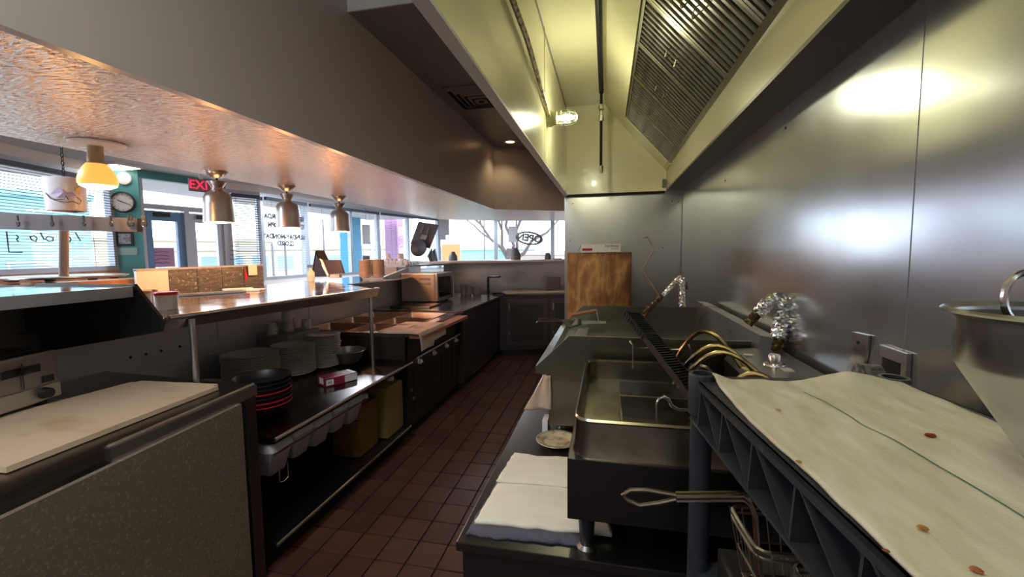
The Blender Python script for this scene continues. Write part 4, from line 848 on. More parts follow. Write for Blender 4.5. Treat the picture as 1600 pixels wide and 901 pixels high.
# ---- steam table
SZ = .90
S = thing('steam_table', (-2.1, 3.85, 0), 'dark steam table with sunken pans lit orange between plates and microwave', 'steam table')
sx0, sx1, sy0, sy1 = -2.63, -1.60, 3.21, 4.42
MB().box((sx0, sy0, .12), (sx1, sy1, SZ-.22)).obj('body', mat('steam_body', (.035, .035, .038), .35, .6), S)
MB().box((sx0, sy0, SZ-.22), (sx1, sy0+.012, SZ-.03)).obj('side_panel', mat('steam_side', (.12, .10, .09), .35, .8), S)
MB().box((sx1-.012, sy0, SZ-.22), (sx1, sy1, SZ-.03)).obj('front_panel', mat('steam_body', (0, 0, 0)), S)
STOP = mat('steam_top_steel', (.50, .42, .38), .25, 1)
cells = []
cw, cl = .46, .37
top = MB(); ys = [sy0]+[sy0+.04+k*(cl+.02)+e for k in range(3) for e in (0, cl)]+[sy1]; xs = [sx0, sx0+.03, sx0+.03+cw-.02, sx0+.03+cw+.01, sx0+.03+2*cw-.02, sx1]
for i in range(5):
    for j in range(len(ys)-1):
        if i in (1, 3) and j in (1, 3, 5): cells.append((xs[i], xs[i+1], ys[j], ys[j+1])); continue
        top.box((xs[i], ys[j], SZ-.03), (xs[i+1], ys[j+1], SZ))
top.obj('top', STOP, S)
for n_, (a, c, d, e_) in enumerate(cells):
    dp = (.10, .13, .06, .13, .10, .08)[n_]
    m_ = MB(); lps = [rrect(a-.008, d-.008, c+.008, e_+.008, .02, SZ+.004, 3), rrect(a+.006, d+.006, c-.006, e_-.006, .02, SZ+.004, 3), rrect(a+.02, d+.02, c-.02, e_-.02, .03, SZ-dp, 3)]
    _, rs = loft(m_, lps); m_.b.faces.new(rs[-1])
    lab = ['near wall', 'middle by the wall', 'far by the wall', 'near aisle', 'middle aisle', 'far aisle'][n_]
    tag(m_.obj('steam_pan', mat('pan_steel', (.55, .38, .28), .28, 1), None, 1), 'steel food pan sunk in the steam table, %s side' % lab, 'pan', 'steam table pans')
CBR = mat('serving_board', (.42, .17, .10), .35)
MB().box((sx1+.002, sy0+.05, SZ-.05), (-1.47, sy1, SZ-.02), bev=.004).obj('front_board', CBR, S)
MB().tube([(-1.575, sy0+.12, .668), (-1.575, sy1+.08, .668)], .010, 8).obj('towel_rail', STEEL, S, 1)
for k in range(4): 
    y = (3.44, 3.76, 4.08, 4.36)[k]; MB().lathe([(0, 0), (.026, 0), (.022, .02), (.012, .022), (.011, .035), (0, .035)], (sx1, y, .615), 16, Matrix.Rotation(PI/2, 4, 'Y')).obj('knob', WHITEPL, S, 1)
    MB().box((sx1, y-.13, .2), (sx1+.006, y+.13, .56)).obj('door_panel', mat('steam_body', (0, 0, 0)), S)
for p in ((642, 610), (645, 622)): v = at(*p, x=sx1+.01); MB().box((v.x, v.y-.01, v.z-.01), (v.x+.01, v.y+.02, v.z+.01)).obj('valve', STEEL, S)
MB().box((sx0, sy0, 0), (sx1-.07, sy1, .12)).obj('plinth', BLACK, S)
# towel over the board
def fs(u, v):
    y = 3.22+u*.56; x = -1.88+v*.44; z = SZ-.004+.003*math.sin(u*9)+.002*math.sin(v*13+u*5)
    if x > -1.485: z -= (x+1.485)*3.2*(1 if u < .5 else .7); x = -1.485+(x+1.485)*.25
    return (x, y, z+.006)
tag(MB().grid(fs, 20, 24, .006).obj('counter_towel', mat('towel_peach', (.62, .50, .42), .95), None, 2), 'white towel hanging over the front board of the steam table', 'towel')
# ---- counter unit beyond, microwave, cabinets
CU = thing('counter_cabinet', (-2.1, 5.2, 0), 'black-fronted counter cabinet under the microwave', 'cabinet')
CT = mat('counter_steel', (.28, .27, .28), .22, 1)
MB().poly([(-2.63, 4.44, SZ), (-1.53, 4.44, SZ), (-1.53, 6.13, SZ), (-2.63, 6.70, SZ)], (0, 0, .02)).obj('countertop', CT, CU)
DKB = mat('navy_black_panel', (.028, .030, .038), .38)
MB().poly([(-2.6, 4.44, .12), (-1.56, 4.44, .12), (-1.56, 6.14, .12), (-2.6, 6.5, .12)], (0, 0, SZ-.12)).obj('body', DKB, CU)
MB().box((-1.56, 4.46, .15), (-1.545, 5.28, SZ-.03)).obj('door', DKB, CU); MB().box((-1.56, 5.30, .15), (-1.545, 6.1, SZ-.03)).obj('door', DKB, CU)
MB().box((-2.5, 4.5, 0), (-1.62, 6.1, .12)).obj('plinth', BLACK, CU); MB().box((-1.62, 5.0, .07), (-1.60, 5.9, .10)).obj('kick_strip', STEEL, CU)
FC = thing('corner_cabinet', (-1.1, 6.6, 0), 'dark steel cabinet with recessed doors at the end of the aisle', 'cabinet')
fd = (Vector((-.46, 6.50, 0))-Vector((-1.53, 6.15, 0))).normalized(); fn = Vector((fd.y, -fd.x, 0)); fo = Vector((-1.55, 6.145, 0))
Mf = Matrix(((fd.x, -fn.x, 0, fo.x), (fd.y, -fn.y, 0, fo.y), (0, 0, 1, 0), (0, 0, 0, 1)))
MB().box((.0, .0, .10), (1.12, .60, .92), Mf).obj('body', mat('cabinet_steel', (.075, .075, .08), .38, .7), FC)
MB().box((-.02, -.02, .92), (1.12, .66, .94), Mf).obj('countertop', CT, FC)
for a, c in ((.10, .72), (.76, 1.11)):
    d_o = MB().box((a, -.012, .17), (c, 0, .86), Mf, bev=.004).obj('door', mat('cabinet_door', (.11, .11, .12), .35, .7), FC)
    MB().box((a+.07, -.016, .24), (c-.07, -.011, .79), Mf).obj('door_panel', mat('cabinet_steel', (0, 0, 0)), d_o)
    MB().box((a+.03, -.03, .70), (a+.05, -.012, .80), Mf).obj('latch', STEEL, d_o); MB().box((a+.03, -.02, .34), (a+.045, -.012, .37), Mf).obj('hinge', STEEL, d_o)
MB().box((.03, .06, 0), (1.1, .5, .10), Mf).obj('plinth', BLACK, FC)
tag(MB().box((.06, .06, .9415), (1.10, .30, .955), Mf, bev=.005).obj('cream_board', mat('cream_board', (.55, .52, .36), .5)), 'cream cutting board along the far cabinet top', 'cutting board')
MW = thing('microwave', (-2.35, 5.3, SZ+.02), 'steel microwave oven with a dark glass door, seen from its side', 'microwave')
mx0, mx1, my0, my1, mz0, mz1 = -2.57, -2.12, 5.07, 5.62, SZ+.045, SZ+.40
MB().box((mx0, my0, mz0), (mx1, my1, mz1), bev=.006).obj('housing', mat('mw_steel', (.62, .52, .46), .33, .8), MW)
MB().box((mx1, my0+.005, mz0+.005), (mx1+.04, my1, mz1), bev=.004).obj('door', STEEL, MW)
MB().box((mx1+.04, my0+.05, mz0+.05), (mx1+.045, my1-.10, mz1-.05)).obj('door_glass', mat('mw_glass', (.01, .012, .02), .08), MW)
MB().tube([(mx1+.07, my1-.06, mz0+.04), (mx1+.07, my1-.06, mz1-.04)], .009, 8).obj('handle', STEEL, MW, 1)
for a, c in ((.30, .33), (.24, .27)): MB().box((mx1-.20, my0-.003, mz0+a-.03), (mx1-.05, my0, mz0+c-.03)).obj('vent_grille', mat('vent_grey', (.28, .25, .24), .5), MW)
for x in (mx0+.04, mx1-.04):
    for y in (my0+.04, my1-.04): MB().lathe([(.015, 0), (.015, .03)], (x, y, SZ+.02), 8).obj('foot', BLACK, MW)
tr_ = tag(MB().box((-2.5, 4.62, SZ+.021), (-2.0, 4.98, SZ+.04), bev=.004).obj('dark_tray', DARKST), 'flat dark tray in front of the microwave', 'tray')
for k, (px, w_, lab) in enumerate(((724, .05, 'leftmost white tub beside the microwave'), (733, .045, 'middle white tub beside the microwave'), (745, .07, 'squat wide white tub beside the faucet'))):
    v = at(px, 457, y=6.28 if k < 2 else 6.32); hh = (.16, .12, .12)[k]
    tag(MB().lathe([(0, 0), (w_*.8, 0), (w_, hh*.93), (w_*1.06, hh*.94), (w_*1.06, hh), (w_*.9, hh)], (v.x, v.y, SZ+.021), 18).obj('plastic_tub', mat('tub_white', (.42, .40, .42), .4), None, 1), lab, 'tub')
t = thing('faucet', (-1.80, 6.33, SZ+.02), 'black hot water tap standing on the counter corner', 'faucet')
v = at(763, 455, y=6.33); MB().tube([(v.x, 6.33, SZ+.02), (v.x, 6.33, 1.17)], .020, 10).obj('column', BLACK, t, 1); MB().tube([(v.x, 6.33, 1.17), (v.x+.02, 6.30, 1.19), (v.x+.22, 6.20, 1.20)], .016, 8).obj('spout', BLACK, t, 1)
MB().tube([(v.x+.08, 6.30, SZ+.04), (v.x+.2, 6.27, SZ+.05), (v.x+.28, 6.22, SZ+.04)], .014, 8).obj('lever', BLACK, t, 1)
v = at(862, 445, y=6.75); tag(MB().box((v.x-.07, 6.85, .957), (v.x+.12, 6.95, 1.15), bev=.01).obj('small_case', mat('case_grey', (.10, .09, .09), .5)), 'dark boxy case on the far cabinet by the end wall', 'case')

# ================================================================ THINGS HANGING AND ON THE PASS
# heat lamps
AL = mat('lamp_aluminium', (.46, .45, .46), .30, .9)
def heat_lamp(x, y, lab):
    z = 2.15; t = thing('heat_lamp', (x, y, z-.38), lab, 'lamp', 'heat lamps over the pass shelf')
    MB().lathe([(.0, 0), (.075, 0), (.07, -.012), (.035, -.045), (0, -.05)], (x, y, z), 28).obj('canopy', AL, t, 1)
    MB().tube([(x, y, z-.04), (x, y, z-.085)], .006, 8).obj('stem', BLACK, t)
    MB().lathe([(.062, -.075), (.060, -.072), (.035, -.115), (.040, -.135)], (x, y, z), 28).obj('collar', AL, t, 1)
    MB().lathe([(.040, -.135), (.075, -.155), (.090, -.185), (.092, -.23), (.098, -.345), (.100, -.36), (.096, -.36), (.090, -.23), (.086, -.187), (.07, -.16), (.036, -.14)], (x, y, z), 32).obj('shade', AL, t, 1)
    MB().lathe([(.012, -.15), (.03, -.2), (.055, -.28), (.058, -.31), (.04, -.335), (0, -.345)], (x, y, z), 20).obj('bulb', mat('warm_bulb', (1, .7, .4), .4, emit=((1, .55, .2), 6)), t, 1)
    point('heat_light', (x, y, z-.375), 14, (1, .42, .15), .04, parent=t)
    return t
HL = [(337, 2.60, 'silver heat lamp left of the others, in front of the EXIT sign'), (452, 3.29, 'silver heat lamp, the middle of three over the pass'), (531, 4.04, 'silver heat lamp, farthest of three, before the blue column')]
for px, y, lab in HL: v = at(px, 270, y=y); heat_lamp(-2.72, y, lab)
# bare reflector bulb on a ceiling plate
bb = thing('bulb_lamp', (-2.64, 1.8, 1.95), 'glowing yellow reflector bulb screwed into a bare ceiling plate', 'lamp')
x, y, z = -2.64, 1.80, 2.15
MB().lathe([(0, 0), (.115, 0), (.118, -.006), (.11, -.014), (.04, -.018), (0, -.018)], (x+.02, y, z), 30).obj('ceiling_plate', WHITEPL, bb, 1)
MB().lathe([(.034, 0), (.034, -.06), (.036, -.062), (.036, -.09), (.045, -.10)], (x, y, z-.01), 24).obj('socket', mat('socket_tan', (.5, .4, .25), .5), bb, 1)
MB().lathe([(.040, -.095), (.055, -.115), (.073, -.145), (.082, -.18), (.082, -.20), (.076, -.212)], (x, y, z-.01), 28).obj('reflector', mat('bulb_glow', (1, .6, .2), .4, emit=((1, .42, .07), .75)), bb, 1)
MB().lathe([(.076, -.212), (.05, -.226), (0, -.232)], (x, y, z-.01), 24).obj('bulb_face', mat('bulb_bright', (1, .9, .6), .4, emit=((1, .78, .38), 14)), bb, 1)
point('bulb_light', (x, y, z-.27), 5, (1, .50, .16), .05, parent=bb)
# hanging lantern
lz = at(105, 330, x=-3.6)
LT = thing('hanging_lantern', (-3.6, lz.y, lz.z), 'white painted lantern with mountains and yellow flowers hanging on a chain', 'lantern')
MB().lathe([(.098, 0), (.100, .005), (.108, .215), (.104, .22), (.02, .222), (0, .222)], (-3.6, lz.y, lz.z), 32).obj('shade', mat('lantern_glass', (.42, .41, .44), .3), LT, 1)
for q in range(14):
    M = Matrix.Translation((-3.6, lz.y, lz.z+.225+q*.027)) @ Matrix.Rotation(PI/2*(q % 2), 4, 'Z')
    MB().tube([M @ Vector((.008*math.cos(2*PI*k/10), 0, .016+.016*math.sin(2*PI*k/10))) for k in range(11)], .0025, 5, False).obj('chain_link', BLACKIRON, LT)
def on_lantern(a, z, r=.1075): return Vector((-3.6+r*math.cos(a), lz.y+r*math.sin(a), lz.z+z))
a0 = math.atan2(-lz.y, 3.6)
def patch(pts, m, nm):
    m_ = MB(); f = [on_lantern(a0+u, v, .101+.034*v+.003) for u, v in pts]; 
    c = sum(f, Vector())/len(f); c = on_lantern(a0+sum(p[0] for p in pts)/len(pts), sum(p[1] for p in pts)/len(pts), .111)
    vs_ = [m_.b.verts.new(p) for p in f]; cv = m_.b.verts.new(c)
    for i in range(len(vs_)): m_.b.faces.new((vs_[i], vs_[(i+1) % len(vs_)], cv))
    m_.obj(nm, m, LT)
patch([(-.7, .10), (-.5, .125), (-.3, .15), (-.1, .14), (.1, .115), (.3, .125), (.5, .10), (.1, .085), (-.4, .08)], mat('lantern_blue', (.30, .28, .42), .5), 'painted_mountain')
MB().tube([on_lantern(a0+u, v, .112) for u, v in ((-.95, .11), (-.7, .075), (-.4, .065), (-.1, .07), (.0, .095), (.1, .07))], .003, 5).obj('painted_branch', BLACK, LT)
MB().tube([on_lantern(a0+u, v, .112) for u, v in ((-.3, .055), (0, .05), (.3, .06), (.6, .045), (.7, .07), (.5, .09))], .003, 5).obj('painted_branch', mat('ink_grey', (.12, .12, .1), .5), LT)
patch([(.45, .16), (.55, .15), (.7, .165), (.62, .135), (.75, .11), (.55, .13), (.4, .125), (.5, .145)], mat('lantern_yellow', (.65, .45, .05), .5), 'painted_flower')
# ticket rail and stand on the upper shelf
pc = at(100, 436, z=1.425)
TR = thing('ticket_rail', (pc.x, pc.y, 1.421), 'steel order rail with dark clips on a single post above the left shelf', 'ticket rail')
MB().lathe([(0, .012), (.27, .012), (.285, .018), (.29, .024), (.28, .026), (0, .022)], (pc.x, pc.y, 1.421), 40).obj('base_plate', STEEL, TR, 1)
for q in range(8): a = q*PI/4; MB().lathe([(.02, 0), (.024, .013)], (pc.x+.22*math.cos(a), pc.y+.22*math.sin(a), 1.421), 10).obj('rubber_foot', mat('dark_rubber', (.06, .02, .04), .6), TR)
p_t = at(100, 360, y=pc.y)
MB().tube([(pc.x, pc.y, 1.44), (p_t.x, pc.y, p_t.z)], .022, 14).obj('post', mat('post_grey', (.16, .14, .15), .4, .4), TR, 1)
ra, rb_, rc, rd = at(-60, 329, y=pc.y-.08), at(214, 341, y=pc.y+.10), at(214, 362, y=pc.y+.10), at(-60, 357, y=pc.y-.08)
RM = mat('rail_backlit_grey', (.085, .07, .075), .45, .3)  # rail darkened in its colour to look backlit
MB().poly([ra, rb_, rc, rd], (.004, .03, 0)).obj('rail', RM, TR)
for k, px in enumerate((27, 80, 130, 172, 200, 205, 222, 226)):
    yy = pc.y-.08+.18*(px+60)/274-.012
    M = fr3(at(px+2, 346, y=yy), (1, .2, 0), (0, 0, 1), (.2, -1, 0))
    MB().lathe([(0, .0), (.010, 0), (.013, .004), (.010, .007), (0, .007)], (0, 0, 0), 14).move(M @ Matrix.Translation((0, -.012, 0)) @ Matrix.Diagonal((1, 1.4, 1, 1))).box((-.005, -.012, .001), (.005, .035, .006), M).obj('clip', BLACK if k not in (6,) else WIRE, TR)
# jars on the pass shelf
for k, (x, y, r, h, m, lab) in enumerate(((-2.20, 1.76, .052, .075, WHITEPL, 'white tub with a dark red lid at the left end of the pass shelf'), (-2.42, 1.80, .048, .075, WHITEPL, 'clear jar with a wooden lid behind the red-lidded tub'), (-2.52, 1.92, .04, .07, WHITEPL, 'small jar with a tan lid farthest back at the left end'))):
    t = thing('lidded_jar', (x, y, 1.281), lab, 'jar')
    MB().lathe([(0, 0), (r*.88, 0), (r*.93, .01), (r, h)], (x, y, 1.281), 26).obj('body', mat('jar_body%d' % k, ((.45, .42, .42), (.5, .5, .52), (.5, .5, .52))[k], .2), t, 1)
    MB().lathe([(r*1.03, 0), (r*1.05, .012), (r*.98, .016), (0, .016)], (x, y, 1.281+h), 26).obj('lid', (REDP, mat('lid_tan', (.40, .22, .13), .5), mat('lid_tan', (0, 0, 0)))[k], t, 1)
# etched partition behind the pass
t = thing('etched_partition', (-3.35, 3.2, 0), 'low partition with etched foil-like panels behind the pass shelf', 'partition')
e0, e1 = at(212, 418, x=-3.25), at(411, 411, x=-3.3)
etch = mat('etched_panel', (.11, .12, .13), .4, .3, mix=((.40, .44, .50), (14, 34, 60), .60, .68), bump=((20, 8, 24), .6, .02))
for k in range(5):
    q0 = Vector((e0.x, e0.y, 0)).lerp(Vector((e1.x, e1.y, 0)), k/5); q1 = Vector((e0.x, e0.y, 0)).lerp(Vector((e1.x, e1.y, 0)), (k+1)/5-.006)
    MB().poly([q0, q1, q1+Vector((-.02, 0, 0)), q0+Vector((-.02, 0, 0))], (0, 0, 1.45 if k else 1.46)).obj('panel', etch if k else WHITEPL, t)
MB().poly([(e0.x+.005, e0.y, 1.45), (e1.x+.005, e1.y, 1.45), (e1.x-.025, e1.y, 1.45), (e0.x-.025, e0.y, 1.45)], (0, 0, .015)).obj('cap_rail', ALUM, t)
q = at(388, 425, x=-3.27); MB().box((q.x, q.y-.0, q.z-.03), (q.x+.004, q.y+.10, q.z+.07)).obj('paper_note', WHITEPL, t)
MB().poly([at(382, 415, x=-3.262), at(387, 432, x=-3.262), at(383, 440, x=-3.262)], (.002, 0, 0)).obj('red_mark', REDP, t)
tag(MB().box((-3.5, 1.9, 1.33), (-3.3, 2.55, 1.395), bev=.01).obj('wooden_ledge', WOODL), 'orange wooden ledge left of the etched partition', 'ledge')
MB().box((-3.55, 1.85, 0), (-3.3, 2.6, 1.33)).obj('wall_ledge', WOODL, **ST)
# menus and papers on the pass: clutter of utensils
for k, (px, py, L_, a, lab) in enumerate(((330, 458, .42, 1.05, 'long steel tray at the back of the pass shelf'), (372, 452, .2, .9, 'order pad with a printed sheet on the pass shelf'), (398, 453, .12, .4, 'small white card beside the order pad on the pass shelf'))):
    v = at(px, py, z=1.285); Mx = Matrix.Translation((v.x, v.y, 1.2815)) @ Matrix.Rotation(a, 4, 'Z')
    tag(MB().box((-L_/2, -.06, 0), (L_/2, .06, .012), Mx, bev=.003).obj(('steel_tray', 'order_pad', 'white_card')[k], (STEEL, WHITEPL, WHITEPL)[k]), lab, ('tray', 'pad', 'card')[k])
# spray bottle, menu tents, bowls
cz2 = 1.281
v = at(492, 438, z=1.29); sb = (v.x+.25, v.y+.0, cz2)
v = Vector((-2.95, 3.85, cz2)); t = thing('spray_bottle', tuple(v), 'clear spray bottle with a blue trigger beside the dark menu tent', 'bottle')
MB().lathe([(0, 0), (.035, 0), (.036, .09), (.014, .12), (.014, .14)], v, 18).obj('bottle', mat('bottle_clear', (.45, .60, .68), .2), t, 1)
MB().box((v.x-.03, v.y-.012, v.z+.14), (v.x+.025, v.y+.012, v.z+.17)).obj('trigger_head', mat('trigger_blue', (.08, .2, .35), .4), t)
MN = mat('menu_black', (.035, .03, .045), .5)
def tent(px0, pxt, px1, yb, yt, y, lab, dp=.18):
    a, b_, c = at(px0, yb, y=y), at(pxt, yt, y=y), at(px1, yb, y=y)
    t = thing('menu_tent', tuple((a+c)/2), lab, 'menu holder')
    MB().poly([a, b_, b_+Vector((0, .006, 0)), a+Vector((0, .006, 0))], (0, dp, 0)).obj('left_board', MN, t)
    MB().poly([b_, c, c+Vector((0, .006, 0)), b_+Vector((0, .006, 0))], (0, dp, 0)).obj('right_board', MN, t)
    MB().poly([a.lerp(c, .1), b_.lerp((a+c)/2, .15), c.lerp(a, .1)], (0, .006, 0)).obj('inner_card', MN, t)
tent(486, 493, 513, 432, 391, 4.20, 'tall pointed dark menu tent behind the spray bottle', .14)
t = thing('tilted_screen', tuple(at(520, 432, y=4.15)), 'dark slanted card terminal right of the pointed menu tent', 'screen')
MB().poly([at(503, 406, y=4.2), at(530, 406, y=4.2), at(537, 427, y=4.12), at(513, 428, y=4.12)], (0, .03, 0)).obj('screen', MN, t)
MB().poly([at(499, 404, y=4.18), at(503, 406, y=4.18), at(513, 430, y=4.1), at(511, 431, y=4.1)], (0, .01, 0)).obj('bright_edge', WHITEPL, t)
MB().poly([at(515, 428, y=4.14), at(530, 428, y=4.14), at(530, 434, y=4.14), at(515, 434, y=4.14)], (0, .05, 0)).obj('stand', WHITEPL, t)
def bowlstack(x, y, n, lab, r=.075):
    z0 = 1.282; s0 = None
    for k in range(n):
        loc = (x+random.uniform(-.002, .002), y, z0+k*.019); l = 'pinkish bowl, %s in %s' % (nth(n-1-k), lab)
        if s0 is None:
            s0 = tag(MB().lathe([(0, 0), (r*.55, 0), (r*.62, .004), (r*.95, .03), (r, .034), (r*.97, .036), (r*.6, .01), (0, .007)], loc, 24).obj('soup_bowl', PINKC, None, 1, loc=loc), l, 'bowl', 'bowls in '+lab)
        else: dup(s0, loc, l)
v1, v2 = at(571, 430, y=4.45), at(591, 430, y=4.55)
bowlstack(v1.x, 4.45, 10, 'the stack left by the blue column'); bowlstack(v2.x, 4.55, 10, 'the right stack before the pink column', .082)
# mug tray on the ledge
LZ2 = 1.401
t = thing('cup_rack', (-3.0, 5.75, LZ2), 'low white plastic rack full of cups on the counter ledge', 'rack')
MB().box((-3.20, 5.4, LZ2), (-2.72, 5.95, LZ2+.012)).obj('base', WHITEPL, t)
for k in range(14): MB().box((-3.19+k*.035, 5.40, LZ2+.012), (-3.17+k*.035, 5.405, LZ2+.05)).obj('slat', WHITEPL, t)
for k in range(10): MB().box((-2.725, 5.42+k*.055, LZ2+.012), (-2.72, 5.44+k*.055, LZ2+.05)).obj('slat', WHITEPL, t)
MB().box((-3.20, 5.4, LZ2+.05), (-2.72, 5.405, LZ2+.056)).obj('rim', WHITEPL, t)
cups = [(-3.12, 5.48, 0), (-2.99, 5.5, 0), (-2.86, 5.48, 0), (-2.78, 5.60, 0), (-3.0, 5.65, 0), (-2.88, 5.72, 0), (-2.97, 5.5, 1), (-2.82, 5.54, 1), (-2.90, 5.75, 1)]
for k, (x, y, u) in enumerate(cups):
    z = LZ2+.013+u*.072
    lab = 'white cup in the ledge rack, ' + ['at its left corner', 'second along its front', 'third along its front', 'at its right corner', 'in the middle', 'toward the back right', 'left one of the upper row', 'right one of the upper row', 'back one of the upper row'][k]
    if k == 0: cup0 = tag(MB().lathe([(.036, 0), (.037, .003), (.028, .065), (.024, .07), (0, .07)], (x, y, z), 18).obj('cup', WHITEPL, None, 1, loc=(x, y, z)), lab, 'cup', 'cups in the ledge rack')
    else: dup(cup0, (x, y, z), lab)
dup(cup0, (-2.70+.04, 5.42, LZ2+.001), 'white tub standing at the front edge of the ledge right of the cup rack')
tag(MB().box((-3.28, 5.36, LZ2), (-3.22, 5.44, LZ2+.13)).obj('napkin_holder', mat('perforated_grey', (.12, .12, .13), .5)), 'small dark perforated holder left of the cup rack', 'holder')
# tilted terminal with fan behind it
yT = 6.25
c = [at(654, 346, y=yT), at(685, 351, y=yT+.02), at(671, 388, y=yT+.02), at(641, 381, y=yT)]
t = thing('tilted_monitor', tuple(at(665, 408, y=yT)), 'dark point of sale monitor tilted backwards, seen from behind', 'monitor')
MB().poly(c, (0, .03, 0)).obj('back_shell', mat('monitor_grey', (.085, .08, .105), .45), t)
MB().poly([at(659, 366, y=yT-.02), at(668, 368, y=yT-.02), at(665, 375, y=yT-.02), at(656, 373, y=yT-.02)], (0, .02, 0)).obj('mount_plate', mat('mount_grey', (.3, .3, .33), .4), t)
for a, b_ in (((662, 353), (658, 364)), ((670, 355), (667, 366))): MB().tube([at(*a, y=yT-.01), at(*b_, y=yT-.01)], .008, 6).obj('rib', mat('mount_grey', (0, 0, 0)), t)
pcx = at(655, 387, y=yT-.08); Mc = fr3(pcx, (1, 0, .1), (0, 0, 1), (0, -1, 0))
MB().lathe([(0, 0), (.125, 0), (.135, .02), (.13, .04), (.11, .03), (0, .025)], (0, 0, 0), 28).move(Mc).obj('round_base', mat('monitor_round', (.05, .045, .06), .4), t, 1)
MB().poly([at(668, 400, y=yT), at(674, 388, y=yT), at(676, 411, y=yT), at(673, 411, y=yT)], (0, .03, 0)).obj('stand', BLACK, t)
tag(MB().poly([at(676, 409, y=6.4), at(675, 393, y=6.4), at(679, 388, y=6.4), at(683, 409, y=6.4)], (0, .04, 0)).obj('dark_bottle', mat('bottle_dark', (.12, .12, .15), .3)), 'dark bottle just right of the tilted monitor', 'bottle')
def small(name, px, py, y, w_, h, m, lab, cat, taper=.7):
    v = at(px, py, y=y); tag(MB().lathe([(0, 0), (w_, 0), (w_, h*.45), (w_*taper, h*.7), (w_*taper*.6, h), (0, h)], (v.x, v.y, 1.431), 14).obj(name, m, None, 1), lab, cat)
GRY = mat('figurine_grey', (.14, .14, .15), .5)
small('condiment_caddy', 708, 408, 6.85, .075, .15, GRY, 'small pointed caddy on the far ledge near the corner', 'caddy')
small('plant_pot', 806, 406, 7.3, .085, .20, GRY, 'dark potted plant on the far ledge under the hanging card', 'pot')
small('figurine', 856, 404, 7.4, .055, .11, GRY, 'little dark bird-shaped figurine on the ledge under the OPEN sign', 'figurine', .9)
v = at(868, 404, y=7.4); tag(MB().box((v.x-.04, 7.4, 1.431), (v.x+.10, 7.5, 1.445)).obj('flat_box', GRY), 'flat dark box on the far ledge by the end post', 'box')
# ---- ceiling fittings and added fill lights
v = at(752, 150, z=3.0); t = thing('ceiling_vent', (v.x, v.y, 2.985), 'dusty square ceiling diffuser with nested rings over the aisle', 'vent')
vx, vy = v.x, v.y
for k, s in enumerate((.28, .22, .165, .11, .06)):
    lo = rrect(vx-s, vy-s, vx+s, vy+s, .02, 2.998-.012*k, 2); li = rrect(vx-s+.03, vy-s+.03, vx+s-.03, vy+s-.03, .015, 2.970-.006*k, 2); l3 = rrect(vx-s+.035, vy-s+.035, vx+s-.035, vy+s-.035, .015, 2.972-.006*k, 2)
    m_ = MB(); loft(m_, [lo, li, l3, rrect(vx-s+.01, vy-s+.01, vx+s-.01, vy+s-.01, .02, 3.0-.012*k, 2)]); m_.obj('vent_ring', mat('vent_paint', (.22, .20, .19), .5), t)
MB().box((vx-.28, vy-.28, 2.997), (vx+.28, vy+.28, 2.9995)).obj('back_plate', VOID, t)
v = at(797, 221, z=3.0); t = thing('recessed_light', (v.x, v.y, 2.99), 'small warm recessed ceiling light over the far aisle', 'light')
MB().lathe([(.085, 0), (.085, -.006), (.06, -.008), (.055, 0)], (v.x, v.y, 2.999), 24).obj('trim_ring', WHITEPL, t, 1)
MB().lathe([(0, -.003), (.055, -.003)], (v.x, v.y, 2.999), 20).obj('bulb', mat('recess_glow', (1, .6, .3), .5, emit=((1, .55, .2), 7)), t)
point('recessed_lamp', (v.x, v.y, 2.97), 7, (1, .74, .38), .04, 'SPOT', parent=t, spot_size=R(120), spot_blend=.6)
def fill_troffer(x, y, z, e, lab, col=(.84, .91, 1), sx=.6, sy=.3):
    t = thing('fill_light', (x, y, z-.03), lab, 'light', rz=0)
    MB().box((x-sx/2, y-sy/2, z-.03), (x+sx/2, y+sy/2, z-.001)).obj('housing', WHITEPL, t)
    MB().box((x-sx/2+.02, y-sy/2+.02, z-.034), (x+sx/2-.02, y+sy/2-.02, z-.03)).obj('diffuser', mat('troffer_glow', (1, 1, .9), .5, emit=((1, .93, .8), 5)), t)
    point('fill_area', (x, y, z-.05), e, col, kind='AREA', parent=t, shape='RECTANGLE', size=sx, size_y=sy)
fill_troffer(-.95, -.5, 3.2, 26, 'added fill light over the aisle behind the camera', sx=.6, sy=1.2)  # unseen lamp added as fill for the kitchen
for x, y in ((-3.9, 1.2), (-4.0, 6.6), (-2.2, 9.6)): fill_troffer(x, y, 2.6, 42, 'added unseen fill light over the dining room, %s' % {1.2: 'near the big left window', 6.6: 'beyond the entrance', 9.6: 'near the far windows'}[y])  # out-of-view lamps added to lift the indoor light
# ---- lobby things on the teal pillar
a, b_, d, n = seg(1); mid = (a+b_)/2
def on_pillar(px, py): 
    # intersect the pixel's ray with the pillar face
    r_ = RT*(px-800)-UP*(py-450.5)+FW*FPX; s = (a-CAM).dot(n)/r_.dot(n); return CAM+r_*s
pa = (-n)
def disc(name, px, py, r, parts, lab, cat):
    c = on_pillar(px, py)-n*.002; t = thing(name, tuple(c), lab, cat); M = fr3(c, d, (0, 0, 1), pa)
    for nm, prof_, m in parts: MB().lathe(prof_, (0, 0, 0), 28).move(M).obj(nm, m, t, 1)
    return t, M
t, M = disc('wall_clock', 193, 316, .1, [('rim', [(.105, 0), (.125, .01), (.125, .025), (.108, .03), (.105, .02)], BLACK), ('face', [(0, .012), (.108, .012)], mat('clock_face', (.55, .53, .52), .4))], 'round black-rimmed clock on the teal pillar', 'clock')
MB().box((-.004, -.02, .014), (.004, .06, .016), M @ Matrix.Rotation(R(62), 4, 'Z')).box((-.003, -.02, .014), (.003, .085, .016), M @ Matrix.Rotation(R(-112), 4, 'Z')).obj('hands', BLACK, t)
